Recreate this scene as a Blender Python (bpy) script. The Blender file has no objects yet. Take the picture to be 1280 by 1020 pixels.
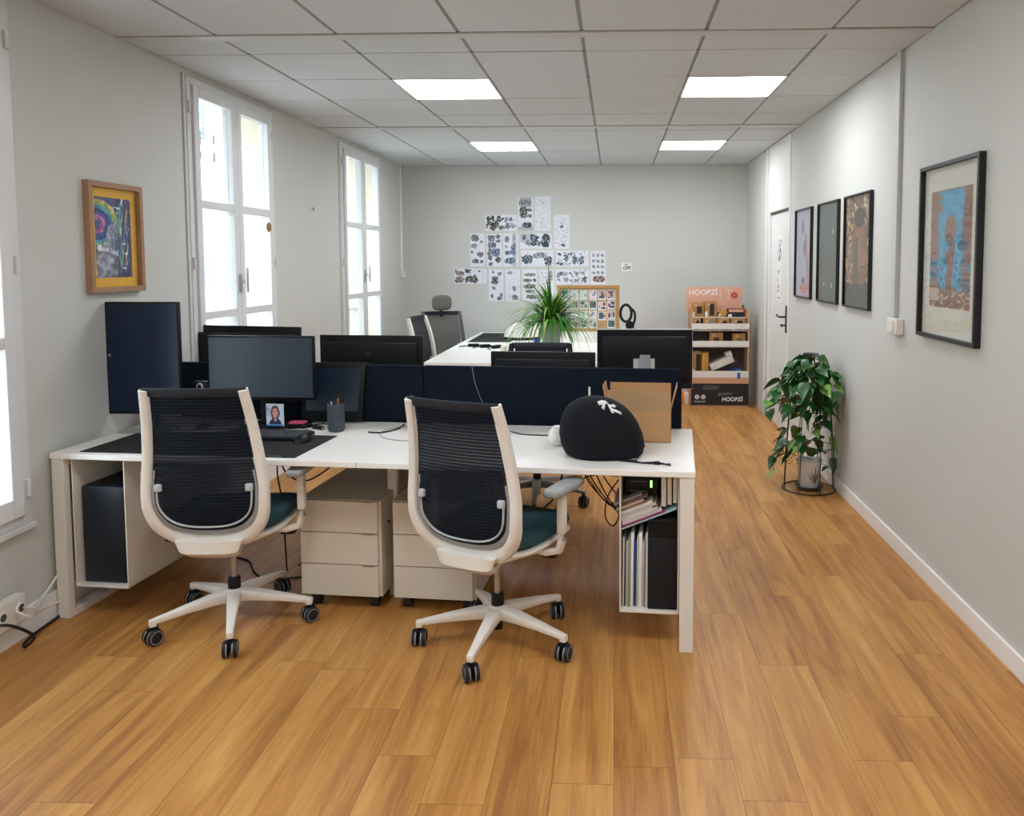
import bpy, bmesh, math, random
import numpy as np
from mathutils import Vector, Matrix, noise as mnoise
C = bpy.context.scene.collection
SC = bpy.context.scene
rad = math.radians
# ------------------------------------------------------------------ camera
cam_d = bpy.data.cameras.new('camera'); cam = bpy.data.objects.new('camera', cam_d); C.objects.link(cam)
CF, CCX, CCY, YAW, PITCH, ROLL, CAMZ = 987.565, 733.44, 394.2, -.03524, -.0689, -.00122, 1.562
fw = Vector((math.sin(YAW)*math.cos(PITCH), math.cos(YAW)*math.cos(PITCH), math.sin(PITCH)))
rt = Vector((math.cos(YAW), -math.sin(YAW), 0)); up = rt.cross(fw)
r2 = rt*math.cos(ROLL)+up*math.sin(ROLL); u2 = -rt*math.sin(ROLL)+up*math.cos(ROLL)
M3 = Matrix((r2, u2, -fw)).transposed().to_4x4(); M3.translation = (0, 0, CAMZ)
cam.matrix_world = M3
cam_d.sensor_fit = 'HORIZONTAL'; cam_d.sensor_width = 36; cam_d.lens = CF*36/1280
cam_d.shift_x = (640-CCX)/1280; cam_d.shift_y = (CCY-510)/1280
cam_d.clip_start = .05; cam_d.clip_end = 200
SC.camera = cam
# ------------------------------------------------------------------ world, exposure
w = bpy.data.worlds.new('sky'); SC.world = w; w.use_nodes = True
bg = w.node_tree.nodes['Background']; bg.inputs[0].default_value = (.74, .87, 1.0, 1); bg.inputs[1].default_value = 5.0
SC.view_settings.view_transform = 'Standard'; SC.view_settings.look = 'None'
SC.view_settings.exposure = 0.71; SC.view_settings.gamma = 1; SC.view_settings.use_curve_mapping = False
SC.cycles.max_bounces = 10; SC.cycles.diffuse_bounces = 6; SC.cycles.transparent_max_bounces = 16
LAMP = 13.0
# ------------------------------------------------------------------ materials
def lin(c):
    if isinstance(c, str):
        c = [int(c[i:i+2], 16)/255 for i in (0, 2, 4)]
    return tuple((x/12.92 if x <= .04045 else ((x+.055)/1.055)**2.4) for x in c)
MATS = {}
def mat(name, col, rough=.5, metal=0, var=.04, scale=12, bump=0, bscale=200, coat=0, emit=None, spec=.5):
    if name in MATS: return MATS[name]
    m = bpy.data.materials.new(name); m.use_nodes = True; MATS[name] = m
    n = m.node_tree.nodes; l = m.node_tree.links; b = n['Principled BSDF']
    c = lin(col)
    b.inputs['Roughness'].default_value = rough; b.inputs['Metallic'].default_value = metal
    b.inputs['Specular IOR Level'].default_value = spec
    b.inputs['Coat Weight'].default_value = coat
    tc = n.new('ShaderNodeTexCoord')
    nz = n.new('ShaderNodeTexNoise'); nz.inputs['Scale'].default_value = scale; nz.inputs['Detail'].default_value = 4
    l.new(tc.outputs['Object'], nz.inputs['Vector'])
    mx = n.new('ShaderNodeMix'); mx.data_type = 'RGBA'
    mx.inputs[6].default_value = (*[x*(1-var) for x in c], 1); mx.inputs[7].default_value = (*[min(1, x*(1+var)) for x in c], 1)
    l.new(nz.outputs['Fac'], mx.inputs[0]); l.new(mx.outputs[2], b.inputs['Base Color'])
    if bump:
        n2 = n.new('ShaderNodeTexNoise'); n2.inputs['Scale'].default_value = bscale; l.new(tc.outputs['Object'], n2.inputs['Vector'])
        bp = n.new('ShaderNodeBump'); bp.inputs['Strength'].default_value = bump; bp.inputs['Distance'].default_value = .002
        l.new(n2.outputs['Fac'], bp.inputs['Height']); l.new(bp.outputs['Normal'], b.inputs['Normal'])
    if emit:
        b.inputs['Emission Color'].default_value = (*lin(emit[0]), 1); b.inputs['Emission Strength'].default_value = emit[1]
    return m
wall_m = mat('wall_paint', 'cacbc6', .75, var=.015, scale=2, bump=.08, bscale=120)
ceil_m = mat('ceiling_tile', 'd0d4d7', .85, var=.02, scale=6, bump=.1, bscale=300)
grid_m = mat('ceiling_rail', '8a8987', .5)
rail_w = mat('ceiling_strip', 'c9c9c6', .5)
gap_shade_m = mat('ceiling_gap_shade', '4a4a49', .8)
white = mat('white_laminate', 'f0eee9', .35, var=.01)
wmetal = mat('white_metal', 'e4dfd5', .4, var=.015)
wplastic = mat('white_plastic', 'e2ded6', .38, var=.02)
chairw = mat('chair_white_plastic', 'e6e1d8', .36, var=.03, scale=25)
gplastic = mat('grey_plastic', '979a9c', .45, var=.03)
gdark = mat('dark_grey_plastic', '4a4e52', .45)
black = mat('black_plastic', '090b10', .45, var=.1, spec=.3)
blackm = mat('black_matte', '0b0d12', .8, var=.15, bump=.2, bscale=500)
navy = mat('navy_screen', '0a1f3a', .28, var=.05, spec=.4)
slate = mat('slate_screen', '1a2b3d', .36, var=.05)
felt = mat('navy_felt', '161d29', .95, var=.25, scale=300, bump=.4, bscale=600, spec=.1)
teal = mat('teal_fabric', '2c4a53', .9, var=.12, scale=250, bump=.3, bscale=500, spec=.2)
chrome = mat('brushed_metal', 'b5b7b8', .3, metal=.9)
steel = mat('dark_steel', '55504a', .35, metal=.8)
rubber = mat('black_rubber', '15161a', .6)
leafm = mat('leaf_green', '3b7f28', .38, var=.35, scale=14)
leafd = mat('pothos_leaf', '24561f', .32, var=.4, scale=9)
leafl = mat('light_leaf', '6f9a3a', .4, var=.25, scale=14)
vine = mat('vine_stem', '3c4a26', .6)
soil = mat('potting_soil', '2a211a', .95, bump=.5)
card = mat('cardboard', 'bd9265', .8, var=.06, scale=20, bump=.15, bscale=150)
cardi = mat('cardboard_inner', 'a67b50', .85, var=.06, scale=20)
paper = mat('white_paper', 'e6e6e6', .6, var=.01)
wood_f = mat('oak_frame', 'a07c5e', .55, var=.2, scale=18)
pink = mat('pink_paper', 'f0608a', .6)
cream = mat('cream_paint', 'd9d2bf', .8, var=.05, scale=3)
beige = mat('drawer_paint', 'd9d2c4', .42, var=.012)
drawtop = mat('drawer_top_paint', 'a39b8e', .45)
door_m = mat('door_paint', 'dcdcd8', .5, var=.01)
trim_m = mat('trim_paint', 'eeeeec', .45, var=.01)
winm = mat('window_paint', 'd8d9da', .4, var=.01)

def glass_mat():
    m = bpy.data.materials.new('clear_glass'); m.use_nodes = True; n = m.node_tree.nodes; l = m.node_tree.links
    n.clear(); o = n.new('ShaderNodeOutputMaterial'); t = n.new('ShaderNodeBsdfTransparent'); g = n.new('ShaderNodeBsdfGlossy')
    g.inputs['Roughness'].default_value = .02; lw = n.new('ShaderNodeLayerWeight'); lw.inputs['Blend'].default_value = .5
    pw = n.new('ShaderNodeMath'); pw.operation = 'POWER'; l.new(lw.outputs['Facing'], pw.inputs[0]); pw.inputs[1].default_value = 4
    f = n.new('ShaderNodeMath'); f.operation = 'MULTIPLY_ADD'; l.new(pw.outputs[0], f.inputs[0]); f.inputs[1].default_value = .45; f.inputs[2].default_value = .02
    t.inputs[0].default_value = (.97, .985, .99, 1)
    x = n.new('ShaderNodeMixShader'); l.new(f.outputs[0], x.inputs[0]); l.new(t.outputs[0], x.inputs[1]); l.new(g.outputs[0], x.inputs[2]); l.new(x.outputs[0], o.inputs[0])
    return m
glass = glass_mat()
def mesh_fabric():
    m = bpy.data.materials.new('chair_mesh_fabric'); m.use_nodes = True; n = m.node_tree.nodes; l = m.node_tree.links
    b = n['Principled BSDF']; o = n['Material Output']; b.inputs['Roughness'].default_value = .8; b.inputs['Specular IOR Level'].default_value = .12
    tc = n.new('ShaderNodeTexCoord'); wv = n.new('ShaderNodeTexWave'); wv.wave_type = 'BANDS'; wv.bands_direction = 'Z'
    wv.inputs['Scale'].default_value = 24; wv.inputs['Distortion'].default_value = .6; wv.inputs['Detail'].default_value = 2; wv.inputs['Detail Scale'].default_value = 2
    l.new(tc.outputs['Object'], wv.inputs['Vector'])
    mx = n.new('ShaderNodeMix'); mx.data_type = 'RGBA'; mx.inputs[6].default_value = (*lin('0c121d'), 1); mx.inputs[7].default_value = (*lin('1b222d'), 1)
    l.new(wv.outputs['Fac'], mx.inputs[0]); l.new(mx.outputs[2], b.inputs['Base Color'])
    t = n.new('ShaderNodeBsdfTransparent'); x = n.new('ShaderNodeMixShader')
    mr = n.new('ShaderNodeMapRange'); mr.inputs[1].default_value = 0; mr.inputs[2].default_value = 1; mr.inputs[3].default_value = .93; mr.inputs[4].default_value = 1.0
    l.new(wv.outputs['Fac'], mr.inputs[0]); l.new(mr.outputs[0], x.inputs[0]); l.new(t.outputs[0], x.inputs[1]); l.new(b.outputs[0], x.inputs[2]); l.new(x.outputs[0], o.inputs[0])
    return m
meshfab = mesh_fabric()
def floor_mat():
    m = bpy.data.materials.new('oak_planks'); m.use_nodes = True; n = m.node_tree.nodes; l = m.node_tree.links
    b = n['Principled BSDF']; tc = n.new('ShaderNodeTexCoord')
    sep = n.new('ShaderNodeSeparateXYZ'); l.new(tc.outputs['Object'], sep.inputs[0])
    def math_(op, a, b_=None, clamp=False):
        q = n.new('ShaderNodeMath'); q.operation = op; q.use_clamp = clamp
        for i, v in enumerate((a, b_)):
            if v is None: continue
            if isinstance(v, (int, float)): q.inputs[i].default_value = v
            else: l.new(v, q.inputs[i])
        return q.outputs[0]
    W, Lp = .187, 1.22
    px = math_('DIVIDE', sep.outputs[0], W); ix = math_('FLOOR', px); fx = math_('FRACT', px)
    wn = n.new('ShaderNodeTexWhiteNoise'); wn.noise_dimensions = '1D'; l.new(ix, wn.inputs['W'])
    py = math_('ADD', math_('DIVIDE', sep.outputs[1], Lp), math_('MULTIPLY', wn.outputs['Value'], 7.0))
    iy = math_('FLOOR', py); fy = math_('FRACT', py)
    comb = n.new('ShaderNodeCombineXYZ'); l.new(ix, comb.inputs[0]); l.new(iy, comb.inputs[1])
    wn2 = n.new('ShaderNodeTexWhiteNoise'); wn2.noise_dimensions = '2D'; l.new(comb.outputs[0], wn2.inputs['Vector'])
    # grain coordinates, shifted per plank
    c2 = n.new('ShaderNodeCombineXYZ'); l.new(math_('MULTIPLY', sep.outputs[0], 14.0), c2.inputs[0]); l.new(math_('MULTIPLY', sep.outputs[1], 1.1), c2.inputs[1])
    l.new(math_('MULTIPLY', wn2.outputs['Value'], 37.0), c2.inputs[2])
    n1 = n.new('ShaderNodeTexNoise'); n1.inputs['Scale'].default_value = 1.0; n1.inputs['Detail'].default_value = 6; n1.inputs['Roughness'].default_value = .62; n1.inputs['Distortion'].default_value = .8
    l.new(c2.outputs[0], n1.inputs['Vector'])
    c3 = n.new('ShaderNodeCombineXYZ'); l.new(math_('MULTIPLY', sep.outputs[0], 120.0), c3.inputs[0]); l.new(math_('MULTIPLY', sep.outputs[1], 4.0), c3.inputs[1]); l.new(math_('MULTIPLY', wn2.outputs['Value'], 19.0), c3.inputs[2])
    n2 = n.new('ShaderNodeTexNoise'); n2.inputs['Scale'].default_value = 1.0; n2.inputs['Detail'].default_value = 3; l.new(c3.outputs[0], n2.inputs['Vector'])
    cr = n.new('ShaderNodeValToRGB'); e = cr.color_ramp.elements
    e[0].position = .30; e[0].color = (*lin('986434'), 1); e[1].position = .72; e[1].color = (*lin('cb9856'), 1)
    k = cr.color_ramp.elements.new(.5); k.color = (*lin('b78142'), 1)
    g = math_('ADD', n1.outputs['Fac'], math_('MULTIPLY', math_('SUBTRACT', n2.outputs['Fac'], .5), .30))
    g = math_('ADD', g, math_('MULTIPLY', math_('SUBTRACT', wn2.outputs['Value'], .5), .12))
    l.new(g, cr.inputs[0])
    # joints
    ex = math_('MINIMUM', fx, math_('SUBTRACT', 1.0, fx)); ey = math_('MINIMUM', fy, math_('SUBTRACT', 1.0, fy))
    jx = math_('LESS_THAN', ex, .007); jy = math_('LESS_THAN', ey, .0012)
    j = math_('MAXIMUM', jx, jy)
    mx = n.new('ShaderNodeMix'); mx.data_type = 'RGBA'; l.new(math_('MULTIPLY', j, .55), mx.inputs[0]); l.new(cr.outputs[0], mx.inputs[6]); mx.inputs[7].default_value = (*lin('5a3a20'), 1)
    l.new(mx.outputs[2], b.inputs['Base Color']); b.inputs['Roughness'].default_value = .42; b.inputs['Specular IOR Level'].default_value = .4
    bp = n.new('ShaderNodeBump'); bp.inputs['Strength'].default_value = .12; bp.inputs['Distance'].default_value = .002
    l.new(math_('SUBTRACT', n2.outputs['Fac'], math_('MULTIPLY', j, 1.5)), bp.inputs['Height']); l.new(bp.outputs['Normal'], b.inputs['Normal'])
    return m
floor_m = floor_mat()
def paint_mat(name, rough=.6):
    m = bpy.data.materials.new(name); m.use_nodes = True; n = m.node_tree.nodes; b = n['Principled BSDF']
    a = n.new('ShaderNodeAttribute'); a.attribute_name = 'ink'; m.node_tree.links.new(a.outputs['Color'], b.inputs['Base Color'])
    b.inputs['Roughness'].default_value = rough; return m
ink_m = paint_mat('printed_ink'); 
# ------------------------------------------------------------------ mesh builder
class MB:
    def __init__(s): s.v = []; s.f = []; s.mi = []; s.m = []; s.sm = []
    def idx(s, m):
        if m not in s.m: s.m.append(m)
        return s.m.index(m)
    def add(s, vs, fs, m, T=None, smooth=False):
        o = len(s.v)
        for v in vs:
            v = Vector(v)
            if T is not None: v = T @ v
            s.v.append(v)
        k = s.idx(m)
        for f in fs: s.f.append([o+i for i in f]); s.mi.append(k); s.sm.append(smooth)
        return s
    def box(s, x0, x1, y0, y1, z0, z1, m, T=None, b=0.0):
        bm = bmesh.new(); bmesh.ops.create_cube(bm, size=1)
        for v in bm.verts: v.co = Vector(((x0+x1)/2+v.co.x*(x1-x0), (y0+y1)/2+v.co.y*(y1-y0), (z0+z1)/2+v.co.z*(z1-z0)))
        if b > 0: bmesh.ops.bevel(bm, geom=bm.edges[:], offset=b, segments=2, affect='EDGES', profile=.5)
        s.bm(bm, m, T, smooth=b > 0); return s
    def bm(s, bm, m, T=None, smooth=True):
        bm.verts.index_update()
        s.add([v.co.copy() for v in bm.verts], [[v.index for v in f.verts] for f in bm.faces], m, T, smooth); bm.free()
    def cyl(s, p0, p1, r0, r1, m, n=20, T=None, caps=True):
        p0 = Vector(p0); p1 = Vector(p1); d = (p1-p0).normalized()
        a = d.orthogonal().normalized(); b = d.cross(a)
        vs = []
        for p, r in ((p0, r0), (p1, r1)):
            for i in range(n):
                t = 2*math.pi*i/n; vs.append(p+a*math.cos(t)*r+b*math.sin(t)*r)
        fs = [(i, (i+1) % n, n+(i+1) % n, n+i) for i in range(n)]
        s.add(vs, fs, m, T, True)
        if caps: s.add(vs, [list(range(n))[::-1], list(range(n, 2*n))], m, T, False)
        return s
    def lathe(s, prof, m, n=28, c=(0, 0, 0), T=None, ang=None):
        vs = []; c = Vector(c)
        for r, z in prof:
            for i in range(n):
                t = 2*math.pi*i/n; vs.append(c+Vector((r*math.cos(t), r*math.sin(t), z)))
        fs = []
        for k in range(len(prof)-1):
            for i in range(n): fs.append((k*n+i, k*n+(i+1) % n, (k+1)*n+(i+1) % n, (k+1)*n+i))
        s.add(vs, fs, m, T, True); return s
    def sweep(s, pts, wid, m, T=None, n=8, closed=False, up=(0, 0, 1), power=2.0):
        # pts list, wid list of (a,b) half sizes along side and along normal
        pts = [Vector(p) for p in pts]; N = len(pts)
        if not isinstance(wid, list): wid = [wid]*N
        upv = up if isinstance(up, list) else [Vector(up)]*N
        vs = []
        for i, p in enumerate(pts):
            if closed: t = pts[(i+1) % N]-pts[i-1]
            else: t = pts[min(i+1, N-1)]-pts[max(i-1, 0)]
            t.normalize(); u = Vector(upv[i]); sd = t.cross(u)
            if sd.length < 1e-4: sd = t.orthogonal()
            sd.normalize(); nn = sd.cross(t).normalized(); a, b = wid[i]
            for k in range(n):
                th = 2*math.pi*(k+.5)/n; cx, sy = math.cos(th), math.sin(th)
                e = 2.0/power
                vs.append(p+sd*a*math.copysign(abs(cx)**e, cx)+nn*b*math.copysign(abs(sy)**e, sy))
        fs = []
        R = N if closed else N-1
        for i in range(R):
            for k in range(n): fs.append((i*n+k, i*n+(k+1) % n, ((i+1) % N)*n+(k+1) % n, ((i+1) % N)*n+k))
        s.add(vs, fs, m, T, True)
        if not closed: s.add(vs, [list(range(n))[::-1], [(N-1)*n+k for k in range(n)]], m, T, False)
        return s
    def tube(s, pts, r, m, T=None, n=8, closed=False, smooth=True):
        pts = [Vector(p) for p in pts]
        if smooth and len(pts) > 2: pts = catmull(pts, closed)
        up = None
        N = len(pts); vs = []; nn = None
        for i, p in enumerate(pts):
            if closed: t = pts[(i+1) % N]-pts[i-1]
            else: t = pts[min(i+1, N-1)]-pts[max(i-1, 0)]
            if t.length < 1e-9: t = Vector((0, 0, 1))
            t.normalize()
            nn = t.orthogonal() if nn is None else nn-t*nn.dot(t)
            if nn.length < 1e-6: nn = t.orthogonal()
            nn.normalize(); bb = t.cross(nn)
            for k in range(n):
                th = 2*math.pi*k/n; vs.append(p+nn*r*math.cos(th)+bb*r*math.sin(th))
        R = N if closed else N-1; fs = []
        for i in range(R):
            for k in range(n): fs.append((i*n+k, i*n+(k+1) % n, ((i+1) % N)*n+(k+1) % n, ((i+1) % N)*n+k))
        s.add(vs, fs, m, T, True)
        if not closed: s.add(vs, [list(range(n))[::-1], [(N-1)*n+k for k in range(n)]], m, T, False)
        return s
    def prism(s, poly, h, m, T=None, z=0):
        n = len(poly); vs = [(x, y, z) for x, y in poly]+[(x, y, z+h) for x, y in poly]
        s.add(vs, [list(range(n))[::-1], list(range(n, 2*n))]+[(i, (i+1) % n, n+(i+1) % n, n+i) for i in range(n)], m, T); return s
    def build(s, name, parent=None, loc=None, rot=None, bevel=0, solid=0):
        me = bpy.data.meshes.new(name); me.from_pydata([tuple(v) for v in s.v], [], s.f)
        for m in s.m: me.materials.append(m)
        me.polygons.foreach_set('material_index', s.mi); me.polygons.foreach_set('use_smooth', s.sm)
        me.update()
        me.set_sharp_from_angle(angle=rad(40))
        o = bpy.data.objects.new(name, me); C.objects.link(o)
        if parent: o.parent = parent
        if loc is not None: o.location = loc
        if rot is not None: o.rotation_euler = rot
        if solid:
            d = o.modifiers.new('thick', 'SOLIDIFY'); d.thickness = solid; d.offset = 0
        if bevel:
            d = o.modifiers.new('bevel', 'BEVEL'); d.width = bevel; d.segments = 2; d.limit_method = 'ANGLE'; d.angle_limit = rad(40)
        return o
def catmull(p, closed=False, k=6):
    out = []; N = len(p); R = N if closed else N-1
    for i in range(R):
        a = p[i-1] if (i > 0 or closed) else p[0]; b = p[i]; c = p[(i+1) % N]; d = p[(i+2) % N] if (i+2 < N or closed) else p[-1]
        for j in range(k):
            t = j/k; out.append(.5*((2*b)+(-a+c)*t+(2*a-5*b+4*c-d)*t*t+(-a+3*b-3*c+d)*t**3))
    if not closed: out.append(p[-1])
    return out
def RZ(a): return Matrix.Rotation(a, 4, 'Z')
def TR(x, y, z): return Matrix.Translation((x, y, z))
def tag(o, label=None, cat=None, group=None, kind=None):
    if label: o['label'] = label
    if cat: o['category'] = cat
    if group: o['group'] = group
    if kind: o['kind'] = kind
    return o
def thing(name, label, cat, loc=(0, 0, 0), rz=0, group=None):
    o = bpy.data.objects.new(name, None); C.objects.link(o); o.empty_display_size = .1
    o.location = loc; o.rotation_euler = (0, 0, rz); return tag(o, label, cat, group)
def structure(o, label=None): o['kind'] = 'structure'; (label and tag(o, label)); return o
def copy_tree(o, parent=None):
    c = o.copy(); C.objects.link(c); c.parent = parent
    for ch in list(o.children): copy_tree(ch, c)
    return c
def text_part(name, body, size, m, parent, M, extrude=.0006, align='LEFT', offset=0, label=None):
    cu = bpy.data.curves.new(name, 'FONT'); cu.body = body; cu.size = size; cu.extrude = extrude; cu.align_x = align; cu.offset = offset
    cu.materials.append(m); o = bpy.data.objects.new(name, cu); C.objects.link(o)
    dg = bpy.context.evaluated_depsgraph_get(); me = bpy.data.meshes.new_from_object(o.evaluated_get(dg)); me.name = name
    bpy.data.objects.remove(o); q = bpy.data.objects.new(name, me); C.objects.link(q); q.parent = parent; q.matrix_local = M
    if label: q['label'] = label
    return q
def painted(name, wd, ht, nx, ny, fn, parent, M, m=None):
    """flat printed sheet in local XZ plane, facing -Y; fn(u,v)->rgb srgb arrays, v up"""
    vs = [(wd*(i/nx), 0, ht*(j/ny)) for j in range(ny+1) for i in range(nx+1)]
    fs = [(j*(nx+1)+i, j*(nx+1)+i+1, (j+1)*(nx+1)+i+1, (j+1)*(nx+1)+i) for j in range(ny) for i in range(nx)]
    me = bpy.data.meshes.new(name); me.from_pydata(vs, [], fs); me.materials.append(m or ink_m)
    U, V = np.meshgrid((np.arange(nx)+.5)/nx, (np.arange(ny)+.5)/ny)
    col = np.clip(fn(U, V), 0, 1).reshape(-1, 3); col = np.where(col <= .04045, col/12.92, ((col+.055)/1.055)**2.4)
    at = me.color_attributes.new('ink', 'FLOAT_COLOR', 'CORNER')
    at.data.foreach_set('color', np.repeat(np.hstack([col, np.ones((len(col), 1))]), 4, axis=0).ravel())
    o = bpy.data.objects.new(name, me); C.objects.link(o); o.parent = parent; o.matrix_local = M; return o
def hexc(h): return np.array([int(h[i:i+2], 16)/255 for i in (0, 2, 4)])
def vnoise(U, V, sx, sy, seed):
    r = np.random.RandomState(seed); g = r.rand(int(sy)+2, int(sx)+2)
    x = U*sx; y = V*sy; i = np.floor(x).astype(int); j = np.floor(y).astype(int); fx = x-i; fy = y-j; fx = fx*fx*(3-2*fx); fy = fy*fy*(3-2*fy)
    return (g[j, i]*(1-fx)+g[j, i+1]*fx)*(1-fy)+(g[j+1, i]*(1-fx)+g[j+1, i+1]*fx)*fy
# facing matrices for sheets : back wall (faces -y) is identity
def wallM(side, x, y, z):
    if side == 'R': return TR(x, y, z) @ RZ(rad(-90))     # local +x -> -y , faces -x
    if side == 'L': return TR(x, y, z) @ RZ(rad(90))      # local +x -> +y , faces +x
    return TR(x, y, z)
# ------------------------------------------------------------------ room shell
XL, XR, YB, YF, H = -2.466, 1.524, 9.215, -3.2, 2.668
structure(MB().box(XL-.5, XR+.2, YF-.2, YB+.2, -.1, 0, floor_m).build('floor'))
structure(MB().box(XL-.5, XR+.2, YB, YB+.15, 0, H+.1, wall_m).build('wall_back'))
structure(MB().box(XL-.5, XR+.2, YF-.15, YF, 0, H+.1, wall_m).build('wall_front'))
DY0, DY1, DZ = 6.99, 7.84, 2.015
mb = MB(); mb.box(XR, XR+.15, YF, DY0, 0, H+.1, wall_m); mb.box(XR, XR+.15, DY1, YB, 0, H+.1, wall_m); mb.box(XR, XR+.15, DY0, DY1, DZ, H+.1, wall_m)
structure(mb.build('wall_right'))
WINS = [(-.56, .60), (1.99, 3.165), (4.51, 5.64), (7.06, 8.23)]  # first window is unseen, added behind the camera for daylight on the near floor
WZ0, WZ1 = .47, 2.625
WT = .32
mb = MB(); y = YF
for a, b in WINS:
    mb.box(XL-WT, XL, y, a, 0, H+.1, wall_m); mb.box(XL-WT, XL, a, b, 0, WZ0, wall_m); mb.box(XL-WT, XL, a, b, WZ1, H+.1, wall_m); y = b
mb.box(XL-WT, XL, y, YB, 0, H+.1, wall_m)
rev = mat('reveal_plaster', 'd9cab6', .8)
for a, b in WINS:
    for q in ((a, a+.012), (b-.012, b)): mb.box(XL-WT, XL-.045, q[0], q[1], WZ0, WZ1, rev)
structure(mb.build('wall_left'))
# ceiling tiles
cols = [XL, -1.961, -1.361, -.761, -.161, .439, 1.039, XR]
rows = [-3.2, -2.7, -2.1, -1.5, -.9, -.3, .3, .9, 1.5, 2.1, 2.7, 3.3, 3.894, None, 3.99, 4.26, 4.86, 5.46, 6.06, 6.56, None, 6.66, 6.8156, 7.4156, 8.0156, 8.6156, YB]
panels = [(-1.361, 4.86), (.439, 4.86), (-1.361, 7.4156), (.439, 7.4156), (-1.361, 1.5), (.439, 1.5), (-1.361, -1.5), (.439, -1.5)]  # last four panels are unseen, added behind the camera to light the near floor
mb = MB(); gr = MB(); pr = None
structure(MB().box(XL-.5, XR+.2, YF-.2, YB+.2, H+.06, H+.12, gap_shade_m).build('ceiling'))
tiles = MB()
def is_panel(a, b): return any(abs(a-p[0]) < .01 and abs(b-p[1]) < .01 for p in panels)
k = 0
for i in range(len(rows)-1):
    a, b = rows[i], rows[i+1]
    if a is None or b is None: continue
    for c0, c1 in zip(cols[:-1], cols[1:]):
        if is_panel(c0, a): continue
        dz = random.Random(k*7+i).uniform(-.0015, .0015); k += 1
        tiles.box(c0+.009, c1-.009, a+.0045, b-.0045, H+dz, H+.015, ceil_m)
structure(tiles.build('ceiling_tiles', bevel=.002))
for c in cols[1:-1]: gr.box(c-.012, c+.012, YF, YB, H+.004, H+.03, grid_m)
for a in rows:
    if a is not None: gr.box(XL, XR, a-.0044, a+.0044, H+.0022, H+.03, gap_shade_m)  # dark flush bars: shade of the tile gaps put in as colour
gr.box(XL, XL+.02, YF, YB, H+.004, H+.03, grid_m); gr.box(XR-.02, XR, YF, YB, H+.004, H+.03, grid_m)
for a, b in ((3.905, 3.985), (6.57, 6.655)): gr.box(XL, XR, a, b, H-.004, H+.02, rail_w)
structure(gr.build('trim_1'))
lamp_m = mat('lamp_diffuser', 'ffffff', .4, emit=('f7faff', LAMP))
names = {0: 'square ceiling light panel, nearer pair, over the left desk side', 1: 'square ceiling light panel, nearer pair, on the right towards the corridor wall',
         2: 'square ceiling light panel, farther pair, left, near the back wall', 3: 'square ceiling light panel, farther pair, right, near the door wall'}
for i, (px, py) in enumerate(panels):
    t = thing('ceiling_light', names.get(i, 'square ceiling light panel behind the viewer'), 'ceiling light', (px+.3, py+.3, H), 0, 'square light panels in the tiled ceiling')
    f = MB()
    for q in ((-.298, .298, -.298, -.288), (-.298, .298, .288, .298), (-.298, -.288, -.288, .288), (.288, .298, -.288, .288)): f.box(*q, -.004, .015, wplastic)
    f.build('frame', t); MB().box(-.288, .288, -.288, .288, 0, .012, lamp_m).build('diffuser', t)
# baseboards
structure(MB().box(XR-.014, XR, YF, DY0-.0, 0, .085, trim_m).build('baseboard_right', bevel=.003))
structure(MB().box(XL, XL+.018, YF, YB, 0, .12, trim_m).build('baseboard_left', bevel=.003))
structure(MB().box(XL, XR, YB-.014, YB, 0, .085, trim_m).build('baseboard_back', bevel=.003))
# ------------------------------------------------------------------ windows
def window(n, y0, y1, extra=False):
    root = bpy.data.objects.new('window_%d' % n, None); C.objects.link(root); root['kind'] = 'structure'; root.location = (XL, y0, 0)
    W = y1-y0
    fr = MB()
    z0, z1 = WZ0, WZ1
    fr.box(-.04, .018, 0, .045, z0, z1, winm); fr.box(-.04, .018, W-.045, W, z0, z1, winm)
    fr.box(-.04, .018, .045, W-.045, z1-.045, z1, winm); fr.box(-.04, .018, .045, W-.045, z0, z0+.045, winm)
    fr.box(.001, .012, -.02, -.0005, z0-.0, z1+.01, winm); fr.box(.001, .012, W+.0005, W+.02, z0, z1+.01, winm)
    fr.box(.001, .030, -.02, W+.02, z0-.025, z0-.0005, winm)
    fr.build('window_frame', root, bevel=.003)
    mid = W/2; sw = .062
    for s, (a, b) in enumerate(((.045, mid), (mid, W-.045))):
        sm = MB(); x0, x1 = -.03, .034
        zz0, zz1 = z0+.045, z1-.045
        a2, b2 = a+.002, b-.002
        sm.box(x0, x1, a2, a+sw, zz0, zz1, winm); sm.box(x0, x1, b-sw, b2, zz0, zz1, winm)
        sm.box(x0, x1, a+sw, b-sw, zz1-sw, zz1, winm); sm.box(x0, x1, a+sw, b-sw, zz0, zz0+sw+.02, winm)
        for zb in (1.235, 1.90): sm.box(x0+.008, x1-.004, a+sw, b-sw, zb-.024, zb+.024, winm)
        o = sm.build('sash', root, bevel=.004)
        for q0, q1 in ((zz0+sw+.02, 1.211), (1.259, 1.876), (1.924, zz1-sw)): MB().box(-.004, .0, a+sw, b-sw, q0, q1, glass).build('pane', o)
    h = MB(); h.box(.034, .044, mid-.035, mid-.005, 1.36, 1.48, chrome, b=.002); h.cyl((.04, mid-.02, 1.43), (.085, mid-.02, 1.43), .007, .007, chrome)
    h.box(.075, .09, mid-.028, mid-.012, 1.36, 1.52, chrome, b=.004)
    h.build('window_handle', root)
    for z in (.62, 1.55, 2.45):
        for yy in (.012, W-.012): MB().cyl((.026, yy, z-.035), (.026, yy, z+.035), .009, .009, winm, n=12).build('hinge', root)
    return root
for i, (a, b) in enumerate(WINS): window(i+1, a, b)
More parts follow.
